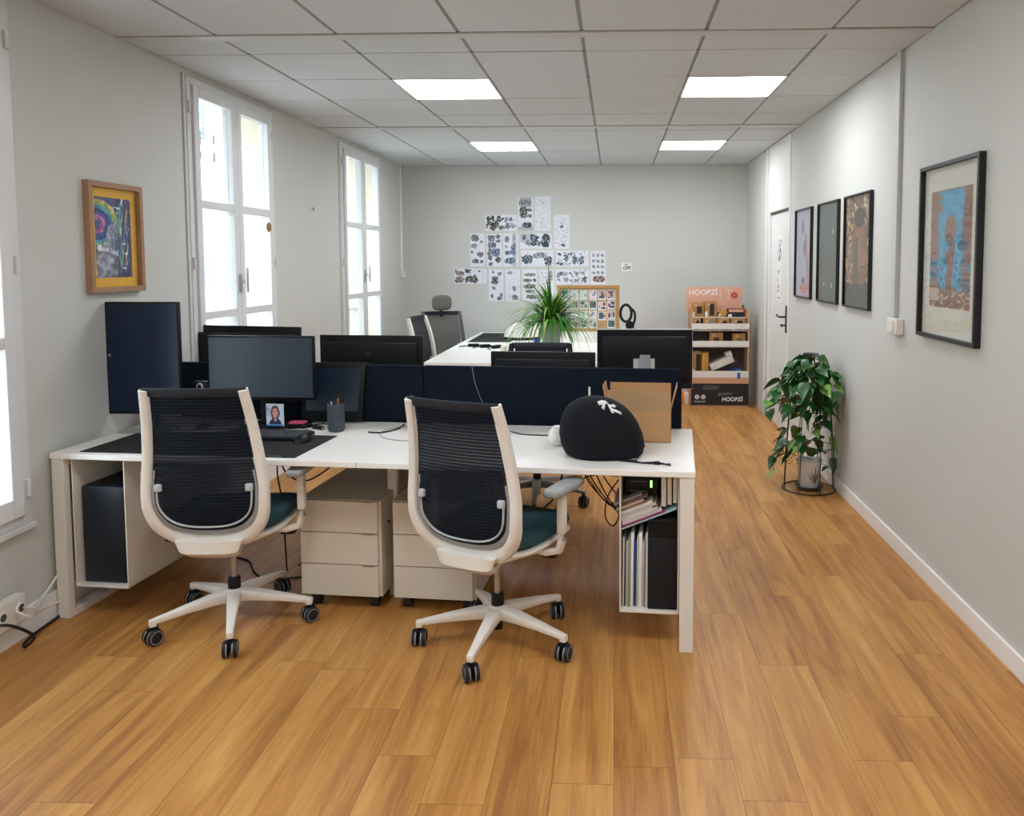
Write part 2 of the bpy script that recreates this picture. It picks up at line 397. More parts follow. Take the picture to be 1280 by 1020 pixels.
# outside guard rail of crossed bars (seen through the far window)
rl = thing('balcony_rail', 'white crossed-bar guard rail outside the far window', 'railing', (XL-.26, 7.06, 0))
mb = MB(); mb.box(-.015, .015, .02, 1.15, 1.05, 1.08, winm); mb.box(-.015, .015, .02, 1.15, .6, .63, winm)
for k in range(2):
    a, b = .02+k*.565, .02+(k+1)*.565
    mb.tube([(0, a, .62), (0, b, 1.06)], .009, winm, smooth=False); mb.tube([(0, b, .62), (0, a, 1.06)], .009, winm, smooth=False)
mb.build('rail_bars', rl)
o = MB().lathe([(0, 0), (.028, 0), (.034, .006), (.03, .013), (0, .016)], mat('brown_wood', '8a6a45', .6, var=.3, scale=60), n=24).build('wooden_knob', None, (XL+.035, 5.49, 1.80), (0, rad(90), 0))
tag(o, 'small round brown wooden disc stuck on the right pane of the near tall window', 'disc')
o = MB().tube([(0, 0, .012), (.018, 0, .012), (.022, 0, .0), (.018, 0, -.012)], .0025, steel).build('wall_hook', None, (XL, 6.385, 1.98)); tag(o, 'tiny dark metal hook in the bare wall between the two windows', 'hook')
# buildings across the street
fac = mat('facade_plaster', 'cfc9bc', .85, var=.05, scale=1.5); roofm = mat('zinc_roof', '8fa0ae', .5, var=.08); shut = mat('shutter_grey', '9fb4c4', .6); tile = mat('roof_tile', 'b98a72', .8, var=.15, scale=30); pane_d = mat('outside_window', '5a7086', .15)
bl = thing('building', 'pale plastered building across the street with zinc roof and dormers', 'building', (-10.5, .4, -8.4))
mb = MB(); mb.box(-6, 0, -10, 34, 0, 12.4, fac); mb.box(-.1, .25, -10, 34, 12.2, 12.5, cream); mb.box(-.05, .12, -10, 34, 8.9, 9.05, cream); mb.build('wall', bl)
mb = MB(); T = TR(0, 0, 12.5) @ Matrix.Rotation(rad(-28), 4, 'Y'); mb.box(-.1, .0, -10, 34, 0, 2.4, roofm, T=T); mb.box(-.1, .03, -10, 34, .0, .5, tile, T=T); mb.box(-6, -1.1, -10, 34, 14.4, 14.6, roofm); mb.build('roof', bl)
for k in range(12):
    yy = -6+k*3.1
    for zz in (2.2, 5.4, 9.2):
        fo = MB().box(-.02, .05, yy, yy+1.1, zz, zz+2.0, shut).build('window', bl)
        for q in (.12, .60): MB().box(.05, .06, yy+q, yy+q+.38, zz+.15, zz+1.85, pane_d).build('pane', fo)
    dm = MB().box(-1.1, -.1, yy+.1, yy+1.3, 12.9, 14.3, fac).build('dormer', bl); MB().box(-.1, -.06, yy+.3, yy+1.1, 13.1, 14.1, pane_d).build('pane', dm)
    mb = MB()
    for q in (.3, .68, 1.06): mb.box(-.06, -.03, yy+q, yy+q+.05, 13.1, 14.1, fac)
    for q in (13.4, 13.75): mb.box(-.055, -.028, yy+.3, yy+1.1, q, q+.03, fac)
    mb.build('glazing_bars', dm)
    mb = MB()
    for q in (.02, .17, .32): mb.box(.0, .03, yy, yy+1.4, 12.9+q, 12.92+q, steel)
    for q in (0, .68, 1.37): mb.box(.0, .03, yy+q, yy+q+.03, 12.5, 13.24, steel)
    mb.build('railing', dm)
structure(MB().box(-12, XL-WT, -12, 36, -9.2, -9, mat('street_asphalt', '8a8a88', .9)).build('ground'))
# ------------------------------------------------------------------ door in right wall
dr = bpy.data.objects.new('door_1', None); C.objects.link(dr); dr['kind'] = 'structure'; dr.location = (XR, DY0, 0)
MB().box(.012, .05, .012, DY1-DY0-.012, .008, DZ-.008, door_m).build('door_leaf', dr, bevel=.003)
mb = MB(); mb.box(-.006, .05, -.028, .008, 0, H, trim_m); mb.box(-.006, .05, DY1-DY0-.008, DY1-DY0+.028, 0, H, trim_m); mb.box(-.004, .05, 0, DY1-DY0, DZ-.006, DZ+.012, mat('door_gap', '4a4844', .7)); mb.box(-.003, .0, 0.0, DY1-DY0, DZ+.012, H, door_m); mb.build('door_frame', dr)
mb = MB(); mb.box(-.002, .014, .07, .112, .92, 1.16, steel, b=.003); mb.cyl((0, .09, 1.06), (-.055, .09, 1.06), .009, .009, steel); mb.tube([(-.05, .09, 1.06), (-.055, .13, 1.062), (-.05, .20, 1.058), (-.052, .225, 1.075)], .009, steel)
mb.cyl((0, .09, .985), (-.045, .09, .985), .008, .008, steel); mb.cyl((-.03, .09, .985), (-.045, .09, .985), .013, .013, steel); mb.build('door_handle', dr)
structure(MB().box(XR-.008, XR, 8.02, 8.05, 0, H, trim_m).build('trim_2'))
def doc_fn(seed, dens=.5, big=False):
    def fn(U, V):
        r = np.random.RandomState(seed); c = np.ones(U.shape+(3,))*.90
        for k in range(16):
            y = .95-k*.058
            if r.rand() < .8:
                x0, x1 = .12, .12+.7*r.rand(); m = (abs(V-y) < .012) & (U > x0) & (U < x1); c[m] = .45
        return c
    return fn
def leafy_fn(U, V):
    c = np.ones(U.shape+(3,))*.90; r = np.random.RandomState(5)
    for k in range(26):
        x, y = .15+.7*r.rand(), .12+.75*r.rand(); m = ((U-x)/.05)**2+((V-y)/.07)**2 < 1; c[m] = hexc(['3c4c56', '6a7d86', '8e9aa4'][k % 3])
    m = ((U-.5)/.07)**2+((V-.5)/.25)**2 < 1; c[m] = hexc('2e4048'); return c
for (nm, lb, z, hh, fn) in (('door_poster', 'white sheet with a dark printed figure taped on the door, upper of the two', 1.50, .29, leafy_fn), ('door_notice', 'white sheet of printed text taped on the door below the other sheet', 1.19, .29, doc_fn(3))):
    t = thing(nm, lb, 'paper sheet', (XR+.0115, DY0+.54, z)); M = wallM('R', 0, 0, 0)
    MB().box(0, .21, -.0005, .0005, 0, hh, paper, T=M @ TR(0, 0.0, 0)).build('sheet', t); painted('print', .206, hh-.004, 20, 30, fn, t, M @ TR(.002, -.0012, .002))
# ------------------------------------------------------------------ conduit + switch on right wall, sockets
t = thing('wall_trunking', 'white vertical cable trunking running down the right wall to a switch', 'cable trunking', (XR, 4.325, 0))
MB().box(-.022, 0, -.03, .03, 1.26, H, mat('trunking_grey', 'c2c3c1', .5)).build('channel', t, bevel=.002)
sw = thing('light_switch', 'white surface light switch at the foot of the wall trunking', 'light switch', (XR, 4.28, 1.21))
MB().box(-.04, 0, -.075, .075, -.042, .045, wplastic).build('back_box', sw, bevel=.005); MB().box(-.047, -.04, -.035, .035, -.03, .032, wplastic).build('rocker', sw, bevel=.003)
t = thing('wall_socket', 'small white box on thin conduit in the far left corner', 'junction box', (XL, 9.08, 0))
MB().box(0, .04, -.05, .05, 1.37, 1.45, wplastic, ).build('box', t, bevel=.004); MB().box(0, .015, -.01, .01, 1.45, H, trim_m).build('conduit', t)
t = thing('power_socket', 'white double wall socket on the left baseboard near the window', 'power socket', (XL+.018, 2.99, 0))
MB().box(0, .045, -.25, .07, .10, .215, wplastic).build('box', t, bevel=.006)
for yy in (-.18, -.06, .035): MB().cyl((.045, yy, .165), (.052, yy, .165), .022, .022, trim_m, n=20).cyl((.0525, yy, .165), (.0528, yy, .165), .016, .016, gdark, n=20).build('outlet', t)
def cable(label, pts, r, m, name='cable', group=None, cat='cable'):
    return tag(MB().tube(pts, r, m).build(name), label, cat, group)
cable('thin white cable looping along the left baseboard from the wall socket', [(XL+.075, 3.03, .165), (XL+.09, 3.08, .14), (XL+.04, 3.16, .13), (XL+.03, 3.24, .16), (XL+.028, 3.32, .20), (XL+.027, 3.40, .17), (XL+.03, 3.5, .05)], .005, wplastic)
cable('second white cable hanging below the first on the left baseboard', [(XL+.075, 2.99, .165), (XL+.11, 3.02, .13), (XL+.05, 3.14, .10), (XL+.04, 3.28, .08), (XL+.035, 3.38, .09)], .004, wplastic)
cable('black power cable curling on the floor by the left wall socket', [(XL+.075, 2.86, .16), (XL+.12, 2.9, .15), (XL+.15, 2.98, .07), (XL+.09, 3.01, .01), (XL+.06, 3.04, .006), (XL+.05, 3.10, .012), (XL+.035, 3.2, .008), (XL+.028, 3.31, .008)], .006, rubber)
# ------------------------------------------------------------------ desks (front bench)
DA = rad(-4.6); DO = Vector((.318, 3.06, 0)); TOP = .735
def D(u, v, z=0): return DO+RZ(DA) @ Vector((u, v, z))
def end_frame(mb, u0, u1, v0=0.0, v1=.78):
    mb.box(u0, u1, v0, v0+.035, 0, TOP-.025, wmetal); mb.box(u0, u1, v1-.035, v1, 0, TOP-.025, wmetal)
    mb.box(u0, u1, v0+.03, v1-.03, 0.0, .03, wmetal); mb.box(u0, u1, v0+.03, v1-.03, TOP-.06, TOP-.025, wmetal)
def desk(label, u0, u1, v0, sides, row):
    t = thing('desk', label, 'desk', D(0, 0), DA, 'white bench desks')
    MB().box(u0, u1, v0, v0+.80, TOP-.025, TOP, white).build('tabletop', t, bevel=.003)
    for s in sides:
        mb = MB()
        if s == 'L': end_frame(mb, u0+.004, u0+.060, v0+.004, v0+.796)
        elif s == 'R': end_frame(mb, u1-.060, u1-.004, v0+.004, v0+.796)
        else: mb.box(u0-.0225, u0+.0225, v0+.40, v0+.43, 0, TOP-.025, wmetal); mb.box(u0-.0225, u0+.0225, v0+.76, v0+.79, 0, TOP-.025, wmetal); mb.box(u0-.0225, u0+.0225, v0+.43, v0+.76, 0, .03, wmetal)
        mb.build('leg_frame', t, bevel=.002)
    mb = MB(); mb.box(u0+.02, u1-.02, v0+.35, v0+.39, TOP-.065, TOP-.026, wmetal); mb.build('crossbeam', t)
    return t
LW = 1.385
d_left = desk('white bench desk at the front left, with the two dark monitors and mat on it', -2*LW, -LW-.001, 0, 'L', 0)
d_right = desk('white bench desk at the front right, with the helmet bag and open box on it', -LW, 0, 0, 'MR', 0)
desk('white bench desk behind the partition on the left, mostly hidden', -2*LW, -LW-.001, .86, 'L', 1)
desk('white bench desk behind the partition on the right, mostly hidden', -LW, -.10, .86, 'MR', 1)
# hanging compartments
def compartment(parent, u0, u1, v0, v1, z0, name):
    mb = MB(); th = .006; z1 = TOP-.026
    mb.box(u0, u0+th, v0, v1, z0, z1, wmetal); mb.box(u1-th, u1, v0, v1, z0, z1, wmetal); mb.box(u0, u1, v0, v1, z0, z0+th+.004, wmetal); mb.box(u0, u1, v1-th, v1, z0, z1, wmetal)
    return mb.build(name, parent, bevel=.0015)
compartment(d_right, -.302, -.062, .045, .70, .135, 'storage_compartment')
compartment(d_left, -2*LW+.075, -2*LW+.325, .03, .74, .135, 'computer_holder')
# dividers
def divider(label, u0, u1):
    t = thing('desk_divider', label, 'desk divider', D(0, 0), DA, 'dark felt desk dividers')
    MB().box(u0, u1, .815, .845, TOP-.03, 1.028, felt, b=.008).build('felt_panel', t)
    mb = MB()
    for u in (u0+.25, u1-.25): mb.box(u-.03, u+.03, .805, .855, TOP-.06, TOP-.026, steel)
    mb.build('bracket', t)
divider('dark navy felt desk divider, left section behind the screens', -2*LW+.07, -LW+.015); divider('dark navy felt desk divider, right section behind the helmet bag and box', -LW+.019, -.052)
# far desk
FX0, FX1, FY0, FY1 = -1.56, .20, 6.36, 9.14
for i, (lab, a, b, ya, yb) in enumerate((('large white desk in the far room, nearer half under the spider plant', FX0, FX1, FY0, 7.75), ('large white desk in the far room, farther half carrying the cork board', FX0, FX1, 7.753, FY1))):
    t = thing('desk', lab, 'desk', (0, 0, 0), 0, 'white far-room desks')
    MB().box(a, b, ya, yb, TOP-.028, TOP, white).build('tabletop', t, bevel=.003)
    for (x0, x1) in ((a+.01, a+.06), (b-.06, b-.01)):
        for yy in (ya+.02, yb-.06): MB().box(x0, x1, yy, yy+.035, 0, TOP-.028, wmetal).build('leg', t)
    MB().box(a+.06, b-.06, (ya+yb)/2-.02, (ya+yb)/2+.02, TOP-.07, TOP-.028, wmetal).build('crossbeam', t)
# ------------------------------------------------------------------ office chair
def caster_mesh(col_ring):
    mb = MB(); R = .033
    for sx in (-1, 1):
        x0, x1 = sx*.007, sx*.027
        T = Matrix.Rotation(rad(90), 4, 'Y')
        prof = [(0, x0), (R*.96, x0), (R, x0+sx*.003), (R, x1-sx*.004), (R*.93, x1), (R*.80, x1+sx*.001)]
        mb.lathe(prof, rubber, n=24, c=(0, 0, 0), T=TR(0, 0, R) @ T)
        mb.lathe([(R*.86, x1-sx*.0005), (R*.80, x1+sx*.002), (R*.74, x1+sx*.0005)], col_ring, n=24, T=TR(0, 0, R) @ T)
        mb.lathe([(R*.76, x1), (R*.3, x1+sx*.002), (0, x1+sx*.002)], rubber, n=24, T=TR(0, 0, R) @ T)
        mb.lathe([(R*1.01, x0+sx*.002), (R*1.03, x0+sx*.004), (R*1.01, x0+sx*.006)], col_ring, n=24, T=TR(0, 0, R) @ T)
    mb.box(-.006, .006, -.012, .024, .02, .066, black, b=.003); mb.sweep([(0, .030, .045), (0, .02, .062), (0, 0, .069), (0, -.02, .064)], (.014, .004), black, n=8)
    mb.cyl((0, .016, .06), (0, .016, .088), .0075, .0075, black, n=12)
    return mb
def yb(z):
    P = [(.40, -.12), (.46, -.175), (.52, -.215), (.60, -.238), (.70, -.238), (.80, -.243), (.92, -.262), (1.02, -.290), (1.10, -.315)]
    for (a, b), (c, d) in zip(P[:-1], P[1:]):
        if z <= c: return b+(d-b)*max(0, (z-a))/(c-a)
    return P[-1][1]
def wz(z):
    if z >= .62: return .186+(.230-.186)*min(1, (1.09-z)/.42)
    return .231
def upath(off, ztop, zbot, n=15, yo=0, dz=0):
    """U path on the back surface, from top left down round to top right"""
    L = []; zc = .64
    k = 12
    for i in range(k): z = ztop+(zc-ztop)*i/k; L.append((-(wz(z)-off), z))
    m = 22; w0 = wz(zc)-off
    for i in range(m+1):
        t = math.pi*i/m; c, s_ = math.cos(t), math.sin(t); e = 2/2.7
        L.append((-w0*math.copysign(abs(c)**e, c), zc-(zc-zbot)*abs(s_)**(e*1.05)))
    for i in range(k-1, -1, -1): z = ztop+(zc-ztop)*i/k; L.append(((wz(z)-off), z))
    out = []
    for x, z in L:
        bow = -.030*(1-min(1, (abs(x)/.235))**2)
        out.append(Vector((x, yb(z)+bow+yo, z)))
    return out
def make_chair(label, phase, wm=chairw, fabric=teal, meshm=None, loc=(0, 0, 0), rz=0, arms=True, group='white-framed mesh office chairs', ztop=1.07, base_mat=None, headrest=None):
    meshm = meshm or meshfab; base_mat = base_mat or wm
    t = thing('office_chair', label, 'office chair', loc, rz, group)
    # star base
    mb = MB()
    mb.lathe([(.0, .10), (.035, .10), (.042, .12), (.042, .145), (.034, .158), (.0, .158)], base_mat, n=24)
    for i in range(5):
        T = RZ(phase+i*2*math.pi/5)
        pts = [(.02, 0, .128), (.10, 0, .124), (.20, 0, .112), (.29, 0, .099), (.318, 0, .095)]
        wd = [(.030, .026), (.026, .022), (.020, .016), (.015, .012), (.014, .010)]
        mb.sweep(pts, wd, base_mat, T=T, n=12, power=4.5)
        mb.box(.304, .331, -.0135, .0135, .076, .104, base_mat, T=T, b=.004)
    base = mb.build('star_base', t)
    for i in range(5):
        a = phase+i*2*math.pi/5
        c = caster_mesh(gplastic).build('caster', base, (.318*math.cos(a)-.016*math.sin(random.Random(i).uniform(0, 6)), .318*math.sin(a), 0), (0, 0, random.Random(i+int(phase*100)).uniform(-1, 1)))
        c.location = (.318*math.cos(a), .318*math.sin(a), 0)
    mb = MB(); mb.lathe([(0, .055), (.019, .055), (.021, .10)], black, n=20); mb.lathe([(.026, .155), (.026, .20), (.022, .207), (.0, .207)], black, n=20); mb.cyl((0, 0, .2), (0, 0, .42), .0135, .0135, chrome, n=16)
    mb.build('gas_lift', t)
    # mechanism, levers
    mb = MB(); mb.box(-.085, .085, -.13, .12, .395, .425, black, b=.008); mb.cyl((-.02, .03, .415), (.25, .03, .402), .006, .006, black, n=10)
    mb.box(.20, .262, .0, .045, .385, .413, black, b=.008); mb.cyl((.02, -.06, .41), (-.235, -.06, .402), .006, .006, black, n=10); mb.box(-.25, -.2, -.08, -.04, .388, .412, black, b=.007)
    mb.build('mechanism', t)
    # seat pan and cushion : rounded superellipse slabs
    def slab(hw, hl, y0, z0, z1, m, p=3.6, nose=.02, r=.015, crown=0):
        N = 48; lev = [(z0, 1-r/hw*1.2), (z0+r*.5, 1-r/hw*.2), ((z0+z1)/2, 1.0), (z1-r*.4, 1-r/hw*.25), (z1, 1-r/hw*1.3)]
        vs = []; fs = []
        for zz, s in lev:
            for i in range(N):
                a = 2*math.pi*i/N; c, q = math.cos(a), math.sin(a)
                x = hw*s*math.copysign(abs(c)**(2/p), c); y = hl*s*math.copysign(abs(q)**(2/p), q)
                drop = nose*max(0, (y/hl-.45)/.55)**2
                vs.append((x, y+y0, zz-drop+.012*(abs(x)/hw)**3))
        for k in range(len(lev)-1):
            for i in range(N): fs.append((k*N+i, k*N+(i+1) % N, (k+1)*N+(i+1) % N, (k+1)*N+i))
        top = len(vs); 
        for zz, s in ((z1+crown, .7), (z1+crown*1.3, .35)):
            for i in range(N):
                a = 2*math.pi*i/N; c, q = math.cos(a), math.sin(a)
                x = hw*s*math.copysign(abs(c)**(2/p), c); y = hl*s*math.copysign(abs(q)**(2/p), q)
                vs.append((x, y+y0, zz-nose*max(0, (y/hl-.45)/.55)**2))
        for k in range(len(lev)-1, len(lev)+1):
            for i in range(N): fs.append((k*N+i, k*N+(i+1) % N, (k+1)*N+(i+1) % N, (k+1)*N+i))
        L = len(lev)+1; fs.append([L*N+i for i in range(N)]); fs.append([i for i in range(N)][::-1])
        return MB().add(vs, fs, m, None, True)
    slab(.243, .243, .055, .422, .447, wm, r=.012).build('seat_shell', t)
    slab(.240, .240, .055, .447, .505, fabric, r=.022, crown=.004).build('seat_cushion', t)
    # backrest frame
    P = upath(0, ztop, .436); N = len(P)
    wd = []; ups = []
    for i, p in enumerate(P):
        q = abs(i-(N-1)/2)/((N-1)/2)   # 0 bottom centre, 1 top
        wd.append((.0175+.014*max(0, 1-q*2.2)+.004*(1-q), .018+.010*(1-q)))
        ups.append(Vector((0, 1, .15)).normalized())
    mb = MB(); mb.sweep(P, wd, wm, n=12, up=ups, power=3.2)
    # lower spine sweeping forward beneath the seat
    sp = [(0, yb(.49)-.032, .446), (0, -.226, .408), (0, -.19, .384), (0, -.10, .382), (0, -.03, .392)]
    mb.sweep(sp, [(.135, .020), (.118, .026), (.108, .024), (.085, .018), (.07, .014)], wm, n=16, up=(0, 1, .6), power=3.4)
    for sx in (-1, 1):
        mb.sweep([(sx*.115, -.19, .425), (sx*.17, -.12, .432), (sx*.20, -.03, .424), (sx*.205, .05, .424)], [(.022, .012), (.022, .011), (.02, .010), (.016, .008)], wm, n=10, up=(0, 0, 1), power=3)
    mb.build('back_frame', t)
    # inner grey trim
    P2 = upath(.030, .74, .484, yo=.004); N2 = len(P2); wd2 = []
    for i in range(N2):
        q = abs(i-(N2-1)/2)/((N2-1)/2); wd2.append((.007+.013*max(0, 1-q*1.5)**.7, .007))
    mb = MB(); mb.sweep(P2, wd2, gplastic, n=8, up=[Vector((0, 1, .15)).normalized()]*N2, power=3); mb.build('lumbar_trim', t)
    P3 = upath(.045, .68, .504, yo=-.004); mb = MB(); mb.sweep(P3, (.004, .006), mat('pale_grey_plastic', 'b9bdbf', .4), n=8, up=[Vector((0, 1, .15)).normalized()]*len(P3)); mb.build('trim_lip', t)
    for sx in (-1, 1):
        mb = MB(); x = sx*(wz(.68)-.052); mb.box(x-.014, x+.014, yb(.68)-.030, yb(.68)+.006, .655, .685, mat('pale_grey_plastic', 'b9bdbf', .4), b=.006)
        mb.build('lumbar_knob', t)
    # mesh panel
    vs = []; fs = []; NX, NZ = 16, 30; zb0 = .528
    P4 = [p for p in upath(.024, ztop-.004, .482)]
    half = len(P4)//2; 
    for j in range(half+1):
        a = P4[j]; b = P4[len(P4)-1-j]
        for i in range(NX+1):
            f = i/NX; x = a.x+(b.x-a.x)*f; z = a.z
            vs.append((x, yb(z)-.030*(1-min(1, abs(x)/.235)**2)-.002, z))
    for j in range(half):
        for i in range(NX): k = j*(NX+1)+i; fs.append((k, k+1, k+NX+2, k+NX+1))
    MB().add(vs, fs, meshm, None, True).build('back_mesh', t)
    # top rail of folded fabric
    mb = MB(); tp = []
    for i in range(13):
        x = -.198+.396*i/12; tp.append((x, yb(ztop-.012)-.030*(1-min(1, abs(x)/.235)**2), ztop-.010))
    mb.sweep(tp, (.007, .020), mat('rail_fabric', '161c27', .75, var=.1, scale=200), n=10, up=(0, -.3, 1), power=3); mb.build('top_rail', t)
    if arms:
        for sx in (-1, 1):
            mb = MB()
            mb.sweep([(sx*.16, .0, .418), (sx*.235, .0, .412), (sx*.285, .0, .428), (sx*.297, .0, .47), (sx*.297, 0, .53)], [(.024, .011), (.024, .012), (.024, .014), (.021, .014), (.02, .013)], wm, n=12, up=(0, 0, 1), power=3.5)
            mb.box(sx*.297-.015, sx*.297+.015, -.019, .019, .50, .665, wm, b=.005)
            mb.build('arm_post', t)
            poly = [(-.036, -.12), (-.026, -.135), (.026, -.135), (.038, -.11), (.044, .03), (.036, .10), (.018, .125), (-.018, .125), (-.036, .10), (-.040, .0)]
            MB().prism([(sx*.297+x, y+.03) for x, y in poly], .028, gplastic, z=.663).build('arm_pad', t, bevel=.009)
    if headrest:
        mb = MB(); mb.sweep([(0, yb(ztop)-.02, ztop-.05), (0, yb(ztop)-.05, ztop+.05), (0, yb(ztop)-.04, ztop+.12)], (.02, .008), black, n=8, up=(0, 1, 0)); mb.build('headrest_stem', t)
        bm = bmesh.new(); bmesh.ops.create_uvsphere(bm, u_segments=28, v_segments=18, radius=1)
        for v in bm.verts:
            c = [math.copysign(abs(q)**.62, q) for q in v.co]
            v.co = Vector((c[0]*.105, c[1]*.035+yb(ztop)+.035-.02*(1-c[0]**2), c[2]*.082+ztop+.10))
        mb = MB(); mb.bm(bm, headrest); mb.build('headrest', t)
    return t
chA = make_chair('white-framed mesh office chair at the front left desk, facing the monitors', rad(1), loc=(-1.64, 3.27, 0), rz=rad(4))
chB = make_chair('white-framed mesh office chair nearest the helmet bag, turned to the right', rad(43+24), loc=(-.478, 3.14, 0), rz=rad(-23), ztop=1.045)
for o in chA.children:
    if o.name.startswith('star_base'): o.rotation_euler.z = rad(-0.5)
gmesh = mat('grey_mesh_fabric', '5f5e59', .85, var=.1, scale=150, bump=.2)
bmesh_f = mat('black_mesh_fabric', '26292d', .85, var=.1, scale=150, bump=.2)
greyb = mat('grey_base_plastic', '8f8c86', .45)
make_chair('black mesh office chair behind the partition, facing the viewer', rad(20), wm=black, fabric=bmesh_f, meshm=bmesh_f, loc=(-.50, 5.02, 0), rz=rad(180), arms=False, group='dark office chairs in the second row', ztop=1.00, base_mat=greyb)
make_chair('dark office chair under the second-row desk on the left, behind the drawers', rad(50), wm=black, fabric=bmesh_f, meshm=bmesh_f, loc=(-1.25, 4.75, 0), rz=rad(180), arms=False, group='dark office chairs in the second row', ztop=.86, base_mat=greyb)
make_chair('grey high-back office chair with headrest beside the far desk', rad(10), wm=gdark, fabric=gmesh, meshm=gmesh, loc=(-1.74, 8.05, 0), rz=rad(-160), group='far-room chairs', ztop=1.02, base_mat=black, headrest=gmesh)
make_chair('black-backed office chair with white edge, left of the grey headrest chair', rad(30), wm=wplastic, fabric=bmesh_f, meshm=bmesh_f, loc=(-1.47, 6.98, 0), rz=rad(-98), group='far-room chairs', ztop=1.06, base_mat=black)
# ------------------------------------------------------------------ drawers
def drawer_unit(label, P, rz, wdt=.375, dp=.56):
    t = thing('drawer_cabinet', label, 'drawer cabinet', P, rz, 'mobile drawer cabinets under the front desks')
    z0, z1 = .062, .505
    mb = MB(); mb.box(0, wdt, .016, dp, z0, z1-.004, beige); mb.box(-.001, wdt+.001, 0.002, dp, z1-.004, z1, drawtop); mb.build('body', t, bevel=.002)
    hz = (z1-z0-.008)/3
    for k in range(3):
        a = z0+k*hz; d = MB().box(.003, wdt-.012, 0, .018, a+.002, a+hz-.002, beige).build('drawer', t, bevel=.002)
        MB().box(wdt-.085, wdt-.030, -.003, .003, a+hz-.006, a+hz-.001, chrome).build('handle', d)
    MB().cyl((wdt+.001, .10, .38), (wdt+.004, .10, .38), .008, .008, black).build('lock', t)
    for (x, y) in ((.05, .06), (wdt-.05, .06), (.05, dp-.06), (wdt-.05, dp-.06)):
        mb = MB(); mb.cyl((x-.018, y, .026), (x+.018, y, .026), .026, .026, rubber, n=20); mb.box(x-.02, x+.02, y-.012, y+.012, .04, .062, black, b=.003); mb.build('caster', t)
drawer_unit('beige three-drawer cabinet on casters, left of the middle desk leg', (-1.412, 3.425, 0), DA)
drawer_unit('beige three-drawer cabinet on casters, half hidden behind the right front chair', (-.985, 3.40, 0), DA)
# ------------------------------------------------------------------ monitors
def monitor(label, P, rz, W, Hh, zb, front=navy, edge=None, tilt=0, portrait=False, logo=True, stand=True, depth=.045, zbase=TOP, group='computer monitors', backside=False, cy=.0, roll=0):
    """screen faces local -y ; zb = bottom of the screen above the desk top"""
    t = thing('monitor', label, 'monitor', (P[0], P[1], zbase), rz, group)
    edge = edge or black
    T = TR(0, 0, zb+Hh/2) @ Matrix.Rotation(tilt, 4, 'X') @ Matrix.Rotation(roll, 4, 'Y')
    mb = MB(); mb.box(-W/2, W/2, -.010, .012, -Hh/2, Hh/2, edge, b=.004)
    mb.box(-W/2+.03, W/2-.03, .010, depth, -Hh/2+.05, Hh/2-.04, black, b=.012)
    mb.build('housing', t).matrix_local = T
    o = MB().box(-W/2+.010, W/2-.010, -.0112, -.0098, -Hh/2+.016, Hh/2-.010, front).build('screen', t); o.matrix_local = T
    if stand:
        mb = MB(); mb.box(-.03, .03, depth-.01, depth+.022, .012, zb+Hh/2+.03, gplastic if edge is not black else black, b=.005)
        mb.build('stand_neck', t); mb = MB(); mb.box(-.12, .12, -.05, .15, 0, .012, gplastic if portrait else black, b=.005); mb.build('stand_base', t)
        MB().box(-.04, .04, .012, depth+.004, zb+Hh/2-.04, zb+Hh/2+.04, black).build('mount', t)
    return t
bezel_g = mat('monitor_silver', 'c8c8c6', .35)
pm = monitor('dark portrait monitor on a silver stand, far left by the wall', (-2.272, 3.72), DA+rad(4), .365, .545, .088, front=navy, portrait=True)
MB().cyl((-.165, -.0105, .375), (-.165, -.0122, .375), .007, .007, chrome).build('brand_badge', pm)
MB().box(-.02, .02, .0, .03, .01, .12, bezel_g).build('stand_neck', pm)
cable('black cable loop hanging at the left edge of the portrait monitor', [(-2.40, 3.77, 1.16), (-2.44, 3.76, 1.14), (-2.445, 3.76, 1.08), (-2.425, 3.765, 1.02), (-2.38, 3.77, .99)], .005, rubber)
monitor('wide dark slate monitor in the middle of the front left desk', (-1.735, 3.80), DA+rad(2), .545, .318, .145, front=slate)
monitor('large dark monitor tilted back above the partition, leftmost of the back row', (-2.20, 4.60), rad(180)+rad(3), .67, .36, .085, tilt=rad(0), roll=rad(-1.5))
m2 = monitor('wide black monitor seen from behind, above the partition near the middle', (-1.435, 4.60), rad(180)+DA, .63, .36, .03, logo=True)
text_part('model_number', '57', .03, mat('dull_gold', '5b5a48', .5), m2, TR(.02, .047, .27) @ RZ(math.pi) @ Matrix.Rotation(rad(90), 4, 'X'), label='dull number 57')
monitor('low black monitor seen from behind, between the middle and the right partition', (-.42, 4.60), rad(180)+DA, .62, .30, -.005+.0, )
m4 = monitor('black monitor with white side edge, seen from behind at the right end', (.172, 4.50), rad(180), .545, .345, .095, edge=bezel_g)
MB().box(-.055, .065, .046, .052, .17, .275, bezel_g, b=.002).build('stand_bracket', m4)
MB().box(-.27, .27, .0125, .0145, .10, .435, black).build('back_cover', m4)
# leaning display
t = thing('drawing_tablet', 'dark framed pen display leaning against the partition behind the pen cup', 'tablet', D(-1.835, .80, TOP), DA)
TT = Matrix.Rotation(rad(-12), 4, 'X') @ TR(0, -.055, 0)
MB().box(-.165+.0, .165, 0, .014, 0, .30, black, b=.003).build('housing', t).matrix_local = TT; MB().box(-.14, .14, -.001, .0, .05, .27, slate).build('screen', t).matrix_local = TT
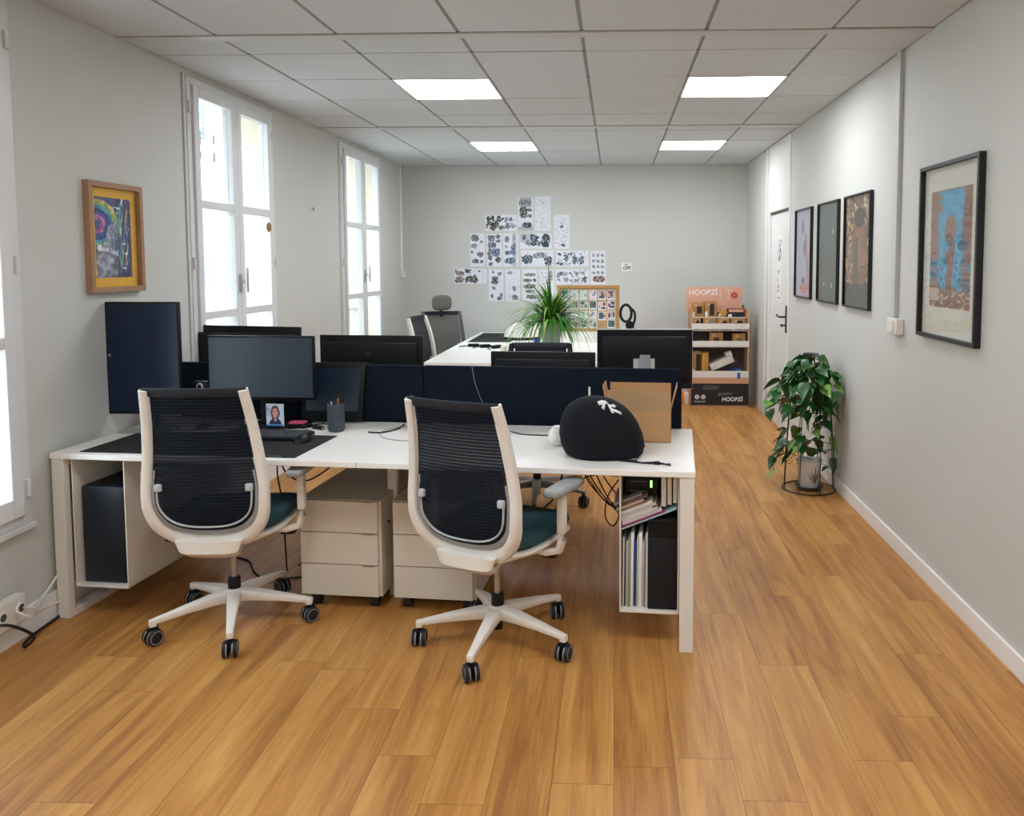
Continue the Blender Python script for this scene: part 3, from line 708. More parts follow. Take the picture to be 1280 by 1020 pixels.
# webcam
t = thing('webcam', 'small webcam with silver ring on a stand, between the two front monitors', 'webcam', (-2.055, 3.84, TOP), DA)
MB().cyl((0, 0, 0), (0, 0, .19), .006, .006, black).cyl((0, 0, 0), (0, 0, .008), .04, .038, black).build('stand', t)
MB().box(-.04, .04, -.02, .02, .185, .232, black, b=.01).build('housing', t); MB().cyl((0, -.02, .208), (0, -.026, .208), .017, .016, bezel_g).build('lens_ring', t); MB().cyl((0, -.0262, .208), (0, -.028, .208), .010, .010, black).build('lens', t)
# mat, keyboard, mouse
t = tag(MB().box(0, .985, 0, .42, 0, .003, blackm, b=.001).build('desk_mat', None, D(-2.655, .035, TOP), (0, 0, DA)), 'long black desk mat on the front left desk, under keyboard and mouse', 'desk mat')
MB().box(.86, .92, .012, .018, .0031, .0036, chrome).build('logo_tag', t)
kb = thing('keyboard', 'black keyboard on the desk mat below the slate monitor', 'keyboard', (-1.86, 3.56, TOP+.004), DA)
MB().box(0, .42, 0, .155, 0, .014, black, b=.004).build('case', kb)
mb = MB()
for r_ in range(6):
    for c_ in range(19):
        mb.box(.012+c_*.021, .012+c_*.021+.018, .012+r_*.0225, .012+r_*.0225+.0185, .014, .0195, gdark)
k = mb.build('keys', kb); k['kind'] = 'stuff'
t = thing('mouse', 'small black computer mouse at the right of the keyboard', 'mouse', (-1.425, 3.52, TOP+.003), DA-.1)
bm = bmesh.new(); bmesh.ops.create_uvsphere(bm, u_segments=24, v_segments=14, radius=1)
for v in bm.verts: v.co = Vector((v.co.x*.032*(1-.1*v.co.y), v.co.y*.052, max(0, v.co.z)*.034+.001))
mb = MB(); mb.bm(bm, black); mb.build('shell', t); MB().cyl((-.004, .03, .026), (.004, .03, .026), .008, .008, gdark).build('scroll_wheel', t)
# photo card, notes
def portrait_fn(U, V):
    c = np.ones(U.shape+(3,))*hexc('c8d2e6'); m = ((U-.52)/.26)**2+((V-.60)/.34)**2 < 1; c[m] = hexc('5a3a34')
    m = ((U-.52)/.36)**2+((V-.05)/.32)**2 < 1; c[m] = hexc('1d3350'); m = ((U-.52)/.17)**2+((V-.60)/.22)**2 < 1; c[m] = hexc('d4968a'); m = (abs(U-.52) < .08) & (V < .42) & (V > .2); c[m] = hexc('cf9486')
    m = (U < .2) & (V > .45) & (((V*18).astype(int)) % 2 == 0); c[m] = hexc('7c8cb0')
    for ex in (.45, .59): m = ((U-ex)/.03)**2+((V-.64)/.02)**2 < 1; c[m] = hexc('3a2a2a')
    m = V < .06; c[m] = hexc('4f8fd0'); return c
t = thing('photo_card', 'small drawn portrait card on pale blue, standing behind the keyboard', 'photo card', (-1.70, 3.76, TOP+.025), DA)
MB().box(0, .09, .0, .002, 0, .108, paper).build('card', t); painted('print', .088, .106, 24, 30, portrait_fn, t, TR(.001, -.0012, .001)); MB().box(.02, .07, -.012, .03, -.022, .001, black).build('stand', t)
tag(MB().box(0, .075, 0, .05, 0, .008, pink).build('sticky_notes', None, (-1.62, 3.83, TOP+.02), (0, 0, DA)), 'pink sticky note pad beside the portrait card', 'sticky notes')
tag(MB().box(-.21, .01, -.05, .09, 0, .0195, black, b=.003).build('laptop_stand', None, (-1.56, 3.86, TOP), (0, 0, DA)), 'flat black dock box under the pink notes', 'dock')
t = thing('pen_cup', 'dark grey pen cup on the desk in front of the leaning display', 'pen cup', (-1.355, 3.76, TOP))
cupm = mat('cup_grey', '3f4750', .6)
MB().lathe([(0, 0), (.034, 0), (.041, .012), (.041, .135), (.038, .137), (.036, .135), (.036, .01), (0, .01)], cupm, n=32).build('cup', t)
for i, (dx, dy, hh, m_) in enumerate(((-.02, 0, .19, black), (0, .012, .18, steel), (.012, -.01, .185, mat('orange_pen', 'b0683a', .5)), (.022, .01, .175, black), (-.012, -.014, .17, bezel_g), (.004, .02, .19, gdark))):
    pe = thing('pen', ['black', 'dark metal', 'orange-brown', 'short black', 'silver', 'dark grey'][i]+' pen standing in the dark grey pen cup', 'pen', (-1.355+dx*.5, 3.76+dy*.5, TOP+.011), 0, 'pens in the cup')
    pe.rotation_euler = (-dy*6, dx*6, 0); MB().cyl((0, 0, 0), (0, 0, hh-.03), .004, .004, m_, n=8).build('barrel', pe); MB().cyl((0, 0, hh-.03), (0, 0, hh), .0045, .003, black, n=8).build('cap', pe)
for i, (x, y, a) in enumerate(((-1.50, 3.70, .4), (-1.46, 3.80, -.5), (-1.53, 3.83, 1.1), (-1.40, 3.89, .1))):
    g = thing('adapter', ['small black connector nearest the mouse', 'small black adapter left of the pen cup', 'black adapter with cable behind the others', 'black adapter beside the leaning display'][i], 'adapter', (x, y, TOP+.001), a)
    MB().box(-.03, .03, -.012, .012, 0, .016, black, b=.003).build('body', g); MB().box(.03, .042, -.006, .006, .004, .012, chrome).build('plug', g)
    MB().tube([(-.03, 0, .008), (-.06, .01, .006), (-.08, .05, .005), (-.06, .09, .005)], .0025, black).build('cord', g)
cable('black cable with a plug lying on the bare desk top by the partition', [(-1.185, 3.72, TOP+.005), (-1.12, 3.72, TOP+.004), (-1.07, 3.79, TOP+.004), (-1.06, 3.87, TOP+.004), (-1.06, 3.90, TOP+.006)], .004, rubber)
cable('thin grey looped cable on the desk top left of the right chair', [(-1.03, 3.88, TOP+.003), (-1.12, 3.78, TOP+.003), (-1.10, 3.64, TOP+.003), (-1.0, 3.56, TOP+.003), (-.86, 3.56, TOP+.003), (-.78, 3.62, TOP+.003)], .002, gplastic)
tag(MB().cyl((0, 0, .006), (.045, .02, .006), .006, .005, black).build('cable_plug', None, (-.955, 3.585, TOP)), 'small black plug on the desk top next to the right chair', 'plug')
cable('thin black cable along the desk top behind the right chair', [(-.60, 3.93, TOP+.1), (-.55, 3.86, TOP+.003), (-.47, 3.73, TOP+.003), (-.38, 3.69, TOP+.003), (-.22, 3.68, TOP+.003)], .003, rubber)
cable('hair-thin pale cable hanging over the right divider', [(-.72, 3.95, 1.034), (-.715, 3.918, 1.03), (-.70, 3.915, .95), (-.66, 3.90, .85), (-.60, 3.88, .745), (-.56, 3.86, TOP+.003)], .0012, gplastic)
# ------------------------------------------------------------------ helmet bag
hb = thing('helmet_bag', 'black drawstring helmet bag with white letters on the right desk', 'helmet bag', (-.058, 3.345, TOP), DA)
def hsurf(u, v, off=0):
    # u azimuth, v 0..1 from base to crown
    PR = [(0, .84, 0), (.06, .92, .035), (.2, .99, .18), (.35, 1.0, .37), (.5, .94, .56), (.62, .83, .71), (.74, .68, .83), (.86, .46, .93), (.94, .26, .98), (1, 0, 1)]
    for (a, r0, z0), (b, r1, z1) in zip(PR[:-1], PR[1:]):
        if v <= b: f = (v-a)/(b-a); rr = r0+(r1-r0)*f; zz = z0+(z1-z0)*f; break
    rx = .172*(1+.04*math.cos(u)*(1-zz)); ry = .15
    x = rx*rr*math.cos(u)-.030*zz+.022*(1-zz)*max(0, math.cos(u)); y = ry*rr*math.sin(u)
    n_ = mnoise.noise(Vector((math.cos(u)*1.6, math.sin(u)*1.6, v*3)))*.006
    k = 1+n_*5+off
    return Vector((x*k, y*k, .252*zz*(1+off)))
vs = []; fs = []; NU, NV = 48, 20
for j in range(NV+1):
    for i in range(NU): vs.append(hsurf(2*math.pi*i/NU, j/NV))
for j in range(NV):
    for i in range(NU): fs.append((j*NU+i, j*NU+(i+1) % NU, (j+1)*NU+(i+1) % NU, (j+1)*NU+i))
fs.append([i for i in range(NU)][::-1])
MB().add(vs, fs, mat('bag_fabric', '0a0d15', .85, var=.2, scale=40, bump=.3, bscale=300, spec=.3), None, True).build('bag', hb)
mb = MB()
def stroke(pts, wd):
    q = []
    for u, v in pts: q.append((u, v))
    vs = []; 
    for i, (u, v) in enumerate(q):
        a = q[min(i+1, len(q)-1)]; b = q[max(i-1, 0)]; du, dv = a[0]-b[0], (a[1]-b[1])*2; L = math.hypot(du, dv) or 1
        nu, nv = -dv/L, du/L
        for s in (-1, 1): vs.append(hsurf(u+nu*wd*s, v+nv*wd*.5*s, .008))
    mb.add(vs, [(2*i, 2*i+1, 2*i+3, 2*i+2) for i in range(len(q)-1)], paper)
stroke([(-1.30, .84), (-1.02, .86), (-.80, .845)], .06); stroke([(-.98, .85), (-1.12, .795), (-1.20, .75)], .05)
stroke([(-.86, .80), (-.70, .775), (-.56, .79)], .045); stroke([(-.86, .80), (-.90, .74), (-.92, .68)], .045); stroke([(-.90, .735), (-.74, .70), (-.62, .66)], .045)
mb.build('white_lettering', hb, solid=.001)
MB().tube([(.10, -.10, .004), (.15, -.11, .004), (.17, -.08, .02), (.19, -.055, .055)], .003, black).tube([(.09, -.12, .004), (.14, -.135, .004), (.19, -.15, .004), (.25, -.155, .004), (.30, -.16, .005)], .003, black).tube([(.15, -.11, .004), (.18, -.145, .004), (.24, -.15, .008), (.30, -.175, .004)], .003, black).cyl((.235, -.152, .006), (.255, -.155, .006), .008, .008, black, n=12).build('drawcord', hb)
tag(MB().lathe([(0, 0), (.028, .004), (.045, .03), (.04, .06), (.02, .085), (0, .088)], white, n=20).build('white_tape_roll', None, (-.255, 3.50, TOP+.002)), 'rounded white object peeking out left of the helmet bag', 'white object')
tag(MB().box(-.005, .005, -.003, .003, 0, .05, white).build('paper_strip', None, (-.125, 3.9055, .885)), 'thin white paper strip fixed to the right divider above the helmet bag', 'paper strip')
# ------------------------------------------------------------------ cardboard box
cb = thing('cardboard_box', 'open brown cardboard box with raised flaps behind the helmet bag', 'cardboard box', (-.035, 3.575, TOP), DA)
W_, Dp, Hh = .292, .16, .145
mb = MB(); th = .004
mb.box(0, W_, 0, th, 0, Hh, card); mb.box(0, W_, Dp-th, Dp, 0, Hh, card); mb.box(0, th, 0, Dp, 0, Hh, card); mb.box(W_-th, W_, 0, Dp, 0, Hh, card); mb.box(0, W_, 0, Dp, 0, th, cardi); mb.build('carton', cb)
T = TR(0, 0, Hh) @ Matrix.Rotation(rad(4), 4, 'X'); MB().box(.002, W_-.002, 0, .003, 0, .095, mat('cardboard_light', 'b18f68', .8, var=.04), T=T).build('front_flap', cb)
T = TR(0, Dp, Hh) @ Matrix.Rotation(rad(-6), 4, 'X'); MB().box(.002, W_-.002, -.003, 0, 0, .105, card, T=T).build('rear_flap', cb)
T = TR(W_, 0, Hh) @ Matrix.Rotation(rad(14), 4, 'Y'); MB().box(-.003, 0, .003, Dp-.003, 0, .115, card, T=T).build('side_flap', cb)
T = TR(0, 0, Hh) @ Matrix.Rotation(rad(-10), 4, 'Y'); MB().box(0, .003, .003, Dp-.003, 0, .115, card, T=T).build('side_flap', cb)
MB().cyl((.14, -.0005, .05), (.14, .0, .05), .028, .028, mat('tape_circle', 'bd9469', .5), n=28).build('sticker', cb)
# ------------------------------------------------------------------ contents of right compartment  (local desk coords)
def dthing(name, label, cat, u, v, z, group=None, rz=0): return thing(name, label, cat, D(u, v, z), DA+rz, group)
zc = .146
t = dthing('archive_box', 'large plain black file box at the right of the under-desk compartment', 'file box', -.188, .065, zc); MB().box(0, .118, 0, .34, 0, .37, blackm, b=.002).build('body', t); MB().box(.002, .116, -.002, .0, .30, .368, black).build('lid_edge', t)
t = dthing('computer', 'small black computer with a green light in the top of the under-desk compartment', 'computer', -.285, .12, .60); 
MB().box(.0, .135, 0, .30, 0, .085, black, b=.004).build('case', t); MB().box(.02, .09, -.001, .0, .055, .061, gdark).box(.02, .09, -.001, 0, .015, .021, gdark).build('slot', t); MB().box(.105, .111, -.002, 0, .035, .062, mat('green_led', '9cff70', .4, emit=('9cff70', 6))).build('status_light', t)
cols_d = ['d9d6d0', '4a4a48', 'cfcbd6', '8fa07a', 'e6e3dd', '2c3b8c', 'bcd0b4', 'e9e7e2', 'dedbe0', '8b8a88', 'efedea']
nm_d = ['white', 'charcoal', 'pale lilac', 'olive', 'off-white', 'blue', 'light green', 'white ring-bound', 'greyish white', 'grey', 'bright white']
x = -.292
for i, cx in enumerate(cols_d):
    wd_ = [.006, .004, .010, .007, .012, .011, .006, .014, .006, .005, .010][i]; hh = .29+.02*math.sin(i*2.1)
    o = tag(MB().box(0, wd_, 0, .21+.01*(i % 3), 0, hh, mat('folder_%s' % cx, cx, .5), b=.001).build('folder', None, D(x, .075+.004*(i % 3), zc), (0, rad(.6), DA)), '%s folder standing in the under-desk compartment, %s from the left' % (nm_d[i], ['first', 'second', 'third', 'fourth', 'fifth', 'sixth', 'seventh', 'eighth', 'ninth', 'tenth', 'last'][i]), 'folder', 'folders upright in the under-desk compartment'); x += wd_+.0012
# tilted glassy tray and magazine pile
trm = mat('aqua_acrylic', 'a9c9cf', .2)
an = math.atan2(.095, .23)
TS = TR(-.296, .07, .468) @ Matrix.Rotation(-an, 4, 'Y')
t = dthing('tray_shelf', 'pale aqua acrylic tray wedged at a slant in the under-desk compartment', 'tray', 0, 0, 0); MB().box(0, .243, 0, .30, 0, .006, trm, T=TS).build('tray', t, bevel=.001)
mg = ['8c2f5f', 'd8d4d8', 'c9c3c6', 'e3e0e0', 'b9b0ac', 'd9d7d5', '7a625c', 'cdb8a4', '5c4a4a', '8f827c']
mn = ['magenta', 'pale lilac', 'grey', 'white', 'taupe', 'off-white', 'brown', 'sand', 'dark brown', 'stone']
zz = .008
for i, cx in enumerate(mg):
    hh = .007+.003*(i % 3); Wm = .185-.008*(i % 4)-.006*i
    T = TS @ TR(.01+.003*(i % 3), .0+.004*(i % 2), zz)
    vs = []; n_ = 8
    for k in range(n_+1):
        xx = Wm*k/n_; sag = -.0*xx
        for yy in (0, .22):
            vs += [(xx, yy, sag), (xx, yy, sag+hh)]
    fs = []
    for k in range(n_):
        a = k*4; b = a+4; fs += [(a, b, b+1, a+1), (a+1, b+1, b+3, a+3), (a+2, a+3, b+3, b+2), (a, a+2, b+2, b)]
    fs += [(0, 1, 3, 2), (n_*4, n_*4+2, n_*4+3, n_*4+1)]
    o = MB().add(vs, fs, mat('magazine_%s' % cx, cx, .4), T).build('magazine', None, D(0, 0, 0), (0, 0, DA)); tag(o, '%s magazine in the slanted pile, %s' % (mn[i], ['bottom one on the tray', 'second from the bottom', 'third from the bottom', 'fourth from the bottom', 'fifth from the bottom', 'fifth from the top', 'fourth from the top', 'third from the top', 'second from the top', 'topmost'][i]), 'magazine', 'magazines on the slanted tray'); zz += hh+.0006
for i, (u, wd_) in enumerate(((-.145, .020), (-.120, .017), (-.097, .016))):
    o = tag(MB().box(0, wd_, 0, .2, 0, .135-.01*i, mat('book_cream', 'e2ddd2', .6), b=.001).build('book', None, D(u+.01, .09, .565+.008*i), (0, 0, DA)), 'cream book upright at top right of the compartment, %s of three' % ['leftmost', 'middle', 'rightmost'][i], 'book', 'cream books in the compartment')
# PC tower in left holder
pc = thing('computer_tower', 'navy-black computer tower in the white holder under the left desk', 'computer tower', D(-2*LW+.095, .06, .147), DA)
towm = mat('tower_navy', '0d1826', .4)
MB().box(0, .205, 0, .48, 0, .43, towm, b=.004).build('case', pc); MB().box(.01, .19, .02, .45, .430, .433, black).build('top_grille', pc)
for k in range(6): pass
MB().box(.196, .198, -.001, .0, .02, .41, black).build('front_seam', pc)
# under-desk cables
R_ = random.Random(4)
pts_sets = [[(-.20, 3.50, .70), (-.13, 3.52, .60), (-.06, 3.50, .50), (.0, 3.49, .455), (.03, 3.48, .46)], [(-.14, 3.5, .70), (-.10, 3.5, .58), (-.03, 3.5, .48), (.03, 3.49, .40), (.05, 3.48, .2)], [(-.10, 3.52, .70), (-.08, 3.5, .60), (-.01, 3.49, .47), (.035, 3.49, .44)],
 [(-.06, 3.5, .70), (-.05, 3.5, .6), (.02, 3.49, .5), (.03, 3.49, .46)], [(.02, 3.5, .58), (-.03, 3.5, .50), (-.04, 3.49, .41), (-.005, 3.49, .37), (.02, 3.49, .42), (-.01, 3.49, .48)], [(-.33, 3.6, .30), (-.22, 3.6, .50), (-.10, 3.6, .57), (.03, 3.55, .58)], [(-.17, 3.51, .7), (-.12, 3.51, .57), (-.02, 3.5, .46)]]
desc = ['swooping left from the desk edge', 'falling nearly to the floor', 'in the middle of the bundle', 'steepest of the bundle', 'forming a small loop', 'long arc behind the bundle', 'tight along the first one']
for i, p in enumerate(pts_sets): cable('thin black cable under the right desk, '+desc[i], p, .0032, rubber, group='cables hanging under the right desk')
cable('black cable drooping from the right chair armrest under the desk', [(-.22, 3.4, .70), (-.25, 3.38, .55), (-.36, 3.38, .46), (-.50, 3.42, .50), (-.60, 3.45, .58)], .004, rubber)
for i, p in enumerate([[(-1.53, 3.5, .70), (-1.50, 3.5, .60), (-1.42, 3.5, .56), (-1.33, 3.5, .60), (-1.22, 3.5, .69)], [(-1.58, 3.55, .70), (-1.50, 3.55, .64), (-1.38, 3.55, .65), (-1.26, 3.55, .70)], [(-1.52, 3.48, .70), (-1.53, 3.48, .6), (-1.52, 3.5, .45), (-1.55, 3.6, .1)]]): cable('black cable under the left desk beside the drawers, '+['drooping lowest', 'running straighter above', 'dropping to the floor'][i], p, .0038, rubber, group='cables hanging under the left desk')
cable('black cable curving on the floor from the left chair to the drawers', [(-2.0, 4.0, .006), (-1.9, 3.95, .006), (-1.80, 3.80, .006), (-1.70, 3.72, .006), (-1.55, 3.75, .006), (-1.38, 3.80, .006)], .005, rubber)
cable('second floor cable rising behind the left chair', [(-1.62, 3.9, .006), (-1.55, 3.88, .05), (-1.45, 3.85, .16), (-1.40, 3.84, .25)], .004, rubber)
# ------------------------------------------------------------------ pictures
def frame_pic(name, label, side, x, y, z, Wd, Ht, fw_, dp, fm, artfn, mw, matcol, nx=60, ny=90, group=None, glass_on=True, art=None):
    """x,y,z lower corner on wall ; local x along the wall"""
    t = bpy.data.objects.new(name, None); C.objects.link(t); tag(t, label, 'framed picture', group); t.matrix_world = wallM(side, x, y, z)
    mb = MB(); mb.box(0, Wd, -dp, 0, 0, fw_, fm); mb.box(0, Wd, -dp, 0, Ht-fw_, Ht, fm); mb.box(0, fw_, -dp, 0, fw_, Ht-fw_, fm); mb.box(Wd-fw_, Wd, -dp, 0, fw_, Ht-fw_, fm); mb.build('frame', t, bevel=.001)
    MB().box(fw_, Wd-fw_, -.006, -.001, fw_, Ht-fw_, matcol).build('mount', t)
    ax, az, aw, ah = art or (fw_+mw, fw_+mw, Wd-2*fw_-2*mw, Ht-2*fw_-2*mw)
    painted('print', aw, ah, nx, ny, artfn, t, TR(ax, -.0068, az))
    if glass_on: MB().box(fw_, Wd-fw_, -dp*.55-.001, -dp*.55, fw_, Ht-fw_, glass).build('glass', t)
    return t
def mural_fn(U, V):
    c = np.ones(U.shape+(3,))*hexc('4b4470'); n = vnoise(U, V, 9, 14, 1); c = c*(0.6+.7*n[..., None])
    d = np.hypot((U-.05)*1.0, (V-.66)*1.9)
    bands = ['30508c', 'a05aa0', 'd070b0', '3a4f9c', '2c3f80', '4fa0b8', '9cc070', 'd8c070', '355090']
    k = (d/.075).astype(int)
    for i, b in enumerate(bands):
        m = (k == i) & (V > .40); c[m] = hexc(b)*(.9+.1*n[m][:, None])
    # grey face-like mass
    m = (((U-.55)/.26)**2+((V-.48)/.22)**2 < 1); c[m] = hexc('8f8fa4')*(.7+.5*n[m][:, None])
    m = (((U-.28)/.32)**2+((V-.16)/.26)**2 < 1); c[m] = hexc('9a99aa')*(.65+.6*n[m][:, None])
    m = ((U-.62)/.20)**2+((V-.42)/.10)**2 < 1; c[m] = hexc('6b6f8c')*(.7+.5*n[m][:, None])
    m = (np.hypot((U-.52)*1, (V-.53)*1.8) < .035); c[m] = hexc('232338')
    for i in range(5):
        m = ((U-(.22+.09*i))/.045)**2+((V-(.36-.012*i))/.035)**2 < 1; c[m] = hexc('cfcde0')
    m = ((U-.1)/.07)**2+((V-.37)/.04)**2 < 1; c[m] = hexc('e6e6ee')
    # feather strands
    for i in range(9):
        x = .66+.035*i+.03*np.sin(V*14+i*1.3); m = (abs(U-x) < .018) & (V > .05+.05*(i % 4)) & (V < .95); c[m] = hexc(['3d5a9c', '5fb0a0', '8cd08c', '2f3f7c', '6a5aa0', '304068', 'd8b080', '4a6cb0', '2b3050'][i])
    n2 = vnoise(U, V, 16, 26, 7); c[(n2 > .90) & (U > .5)] = hexc('a8c8b8'); c = c*(.75+.5*n2[..., None])
    return c
frame_pic('framed_mural_print', 'oak-framed colourful mural print with yellow mount on the left wall', 'L', XL, 3.605, 1.412, .42, .53, .026, .032, wood_f, mural_fn, .045, mat('yellow_mount', 'f0b41e', .6), nx=70, ny=110)
def blue_fn(U, V):
    n = vnoise(U, V, 8, 30, 3); n2 = vnoise(U, V, 26, 50, 4)
    c = np.ones(U.shape+(3,))*hexc('9a735e')*(.93+.12*n[..., None])
    m = (U > .16+.10*n) & (U < .80+.10*(n-.5)) & (V > .13+.08*n2) & (V < .99); c[m] = hexc('5ba6c6')*(.93+.14*n[m][:, None])
    m = (U > .0) & (U < .3*n+.1) & (V > .8); c[m] = hexc('9a735e')
    m = (abs(U-.52+.03*np.sin(V*9)) < .06+.02*n) & (V < .55); c[m] = hexc('8d6752')
    m = ((U-.50)/.14)**2+((V-.66)/.12)**2 < 1+.5*(n2-.5); c[m] = hexc('93705c')*(.85+.35*n2[m][:, None])
    m = ((U-.48)/.10)**2+((V-.43)/.055)**2 < 1+.4*(n2-.5); c[m] = hexc('8d6a58')*(.85+.35*n2[m][:, None])
    m = (V < .42) & (V > .14) & ((U < .42) | (U > .60)) & (n2 > .62); c[m] = hexc('3d7d9c')
    m = ((U-.80)/.12)**2+((V-.52)/.045)**2 < 1; c[m] = hexc('4a5f74')
    m = (V < .15) & (n2 > .72); c[m] = hexc('cbb5a6')
    m = (abs(V-.34) < .004) | (abs(V-.30) < .003); c[m] = c[m]*.5+.35
    m = (U < .25) & (V > .05) & (V < .16); c[m] = hexc('c8b0a4')
    return c
frame_pic('framed_blue_print', 'large black-framed blue and brown abstract print, nearest on the right wall', 'R', XR, 3.965, 1.195, .635, .815, .018, .030, mat('black_frame', '0c0c0e', .35), blue_fn, .08, mat('cream_mount', 'e0d8c8', .6), nx=80, ny=110, art=(.10, .15, .435, .54))
blf = mat('black_frame', '0c0c0e', .35)
def arm_fn(U, V):
    c = np.ones(U.shape+(3,))*hexc('c3bfd2'); n = vnoise(U, V, 10, 20, 9)
    m = (abs(U-(.70+.10*np.sin(V*3+1.2)-.1*V)) < .07) & (V > .06) & (V < .72); c[m] = hexc('c79a90')*(.92+.12*n[m][:, None])
    m = ((U-.52)/.25)**2+((V-.10)/.07)**2 < 1; c[m] = hexc('cf9a8e')*(.92+.12*n[m][:, None])
    m = ((U-.42)/.08)**2+((V-.80)/.09)**2 < 1; c[m] = hexc('8f8782'); m = ((U-.56)/.08)**2+((V-.56)/.10)**2 < 1; c[m] = hexc('9a7d74')
    m = ((U-.48)/.1)**2+((V-.19)/.035)**2 < 1; c[m] = hexc('6f5a5a'); return c
def dark_fn(U, V):
    n = vnoise(U, V, 6, 8, 2); c = np.ones(U.shape+(3,))*hexc('595d58')*(.96+.08*n[..., None])
    m = (abs(U-.48) < .22) & (abs(V-.62) < .12); c[m] = c[m]*1.06
    for x, y in ((.30, .17), (.68, .165), (.72, .71)): m = ((U-x)/.03)**2+((V-y)/.018)**2 < 1; c[m] = hexc('d8d8d0')
    return c
def wood_fn(U, V):
    n = vnoise(U, V, 24, 40, 11); n2 = vnoise(U, V, 6, 9, 12); c = np.ones(U.shape+(3,))*hexc('5e4c3a')*(.6+.8*n2[..., None])
    m = (n > .62) & (V > .2); c[m] = hexc('b08860')*(.7+.5*n[m][:, None])
    m = (abs(U-.55-.04*np.sin(V*5)) < .24-.05*np.cos(V*6)) & (V > .16) & (V < .74); c[m] = hexc('8a5f47')*(.75+.45*n2[m][:, None])
    m = (abs(U-.42) < .10) & (V > .2) & (V < .62); c[m] = hexc('615440')
    m = ((U-.55)/.22)**2+((V-.80)/.09)**2 < 1; c[m] = hexc('3a332c'); m = V < .2; c[m] = hexc('47433a')*(.8+.4*n2[m][:, None])
    c[(n > .88) & (V > .75)] = hexc('d8c0b0'); return c
for (lab, y, fn) in (('black-framed pale lilac photo of an arm, farthest of three frames on the right wall', 6.685, arm_fn), ('black-framed plain dark grey-green print, middle of three frames on the right wall', 5.955, dark_fn), ('black-framed brown forest photo, nearest of three matching frames on the right wall', 5.275, wood_fn)):
    frame_pic('framed_poster', lab, 'R', XR, y, 1.262, .535, .715, .012, .024, blf, fn, 0, blf, nx=50, ny=64, group='three narrow black frames on the right wall')
# ------------------------------------------------------------------ wall posters
SH = [(-1.123,1.913,-0.946,2.299),(-0.925,1.912,-0.745,2.307),(-1.507,1.913,-1.138,2.098),(-0.702,1.704,-0.526,2.095),(-1.686,1.499,-1.519,1.883),(-1.493,1.499,-1.316,1.878),(-1.300,1.499,-1.127,1.883),(-1.102,1.705,-0.733,1.882),(-1.090,1.499,-0.715,1.687),(-0.685,1.498,-0.307,1.681),(-0.279,1.288,-0.106,1.680),(-1.876,1.298,-1.499,1.472),(-1.473,1.090,-1.301,1.463),(-1.276,1.090,-1.107,1.463),(-1.077,1.095,-0.905,1.462),(-0.881,1.096,-0.706,1.462),(-0.686,1.288,-0.298,1.462)]
# blobs: (x, y, rx, ry, colour, kind) in sheet units 0..1
BK, BL, GR, PU, TE, BR = '2b2c33', '35506a', '8a8f96', '5b5576', '2c4653', '6a5a5c'
def sk(blobs=(), fine=0, seed=0, grey=(), finecol='6c7080', fs=.03):
    def fn(U, V):
        asp = sk.asp; c = np.ones(U.shape+(3,))*hexc('dfe1ea'); r = np.random.RandomState(seed)
        for (x0, y0, x1, y1, cc) in grey: m = (U > x0) & (U < x1) & (V > y0) & (V < y1); c[m] = hexc(cc)
        n = vnoise(U, V, 20, 20, seed+50)
        for k in range(fine):
            x, y = .06+.88*r.rand(), .05+.9*r.rand(); a = fs*(.5+r.rand()); b = fs*(.3+.6*r.rand()); th = r.rand()*3.1
            dx, dy = (U-x), (V-y)*asp; q = np.abs(dx*np.cos(th)+dy*np.sin(th))/a+np.abs(-dx*np.sin(th)+dy*np.cos(th))/(b*.6); m = (q < 1) & (q > .25); c[m] = hexc(finecol)*(.6+.8*n[m][:, None])
        w1 = vnoise(U, V, 14, 14*asp, seed+70)-.5; w2 = vnoise(U, V, 14, 14*asp, seed+80)-.5; n3 = vnoise(U, V, 34, 34*asp, seed+90)
        for i, (x, y, rx, ry, cc) in enumerate(blobs):
            a, b = (U-x+w1*.09)/rx, (V-y+w2*.09/asp)/ry; d = np.abs(a)**2.6+np.abs(b)**2.6
            m = d < 1; c[m] = hexc(cc)*(.6+.9*n3[m][:, None]); m = (d < .9) & (n3 > .70); c[m] = .78
            o = (.25*np.cos(i*2.1), .25*np.sin(i*1.7)); q = ((a-o[0])**2+(b-o[1])**2); m = (q < .16) & (q > .05); c[m] = hexc(cc)*.5+.38
            m = q < .05; c[m] = hexc('1c1e24')
        return c
    return fn
G = lambda nx, ny, cc, s=.8, x0=0, x1=1, y0=0, y1=1: [(x0+(x1-x0)*(i+.5)/nx, y0+(y1-y0)*(j+.5)/ny, (x1-x0)/nx/2*s, (y1-y0)/ny/2*s*.8, cc) for i in range(nx) for j in range(ny)]
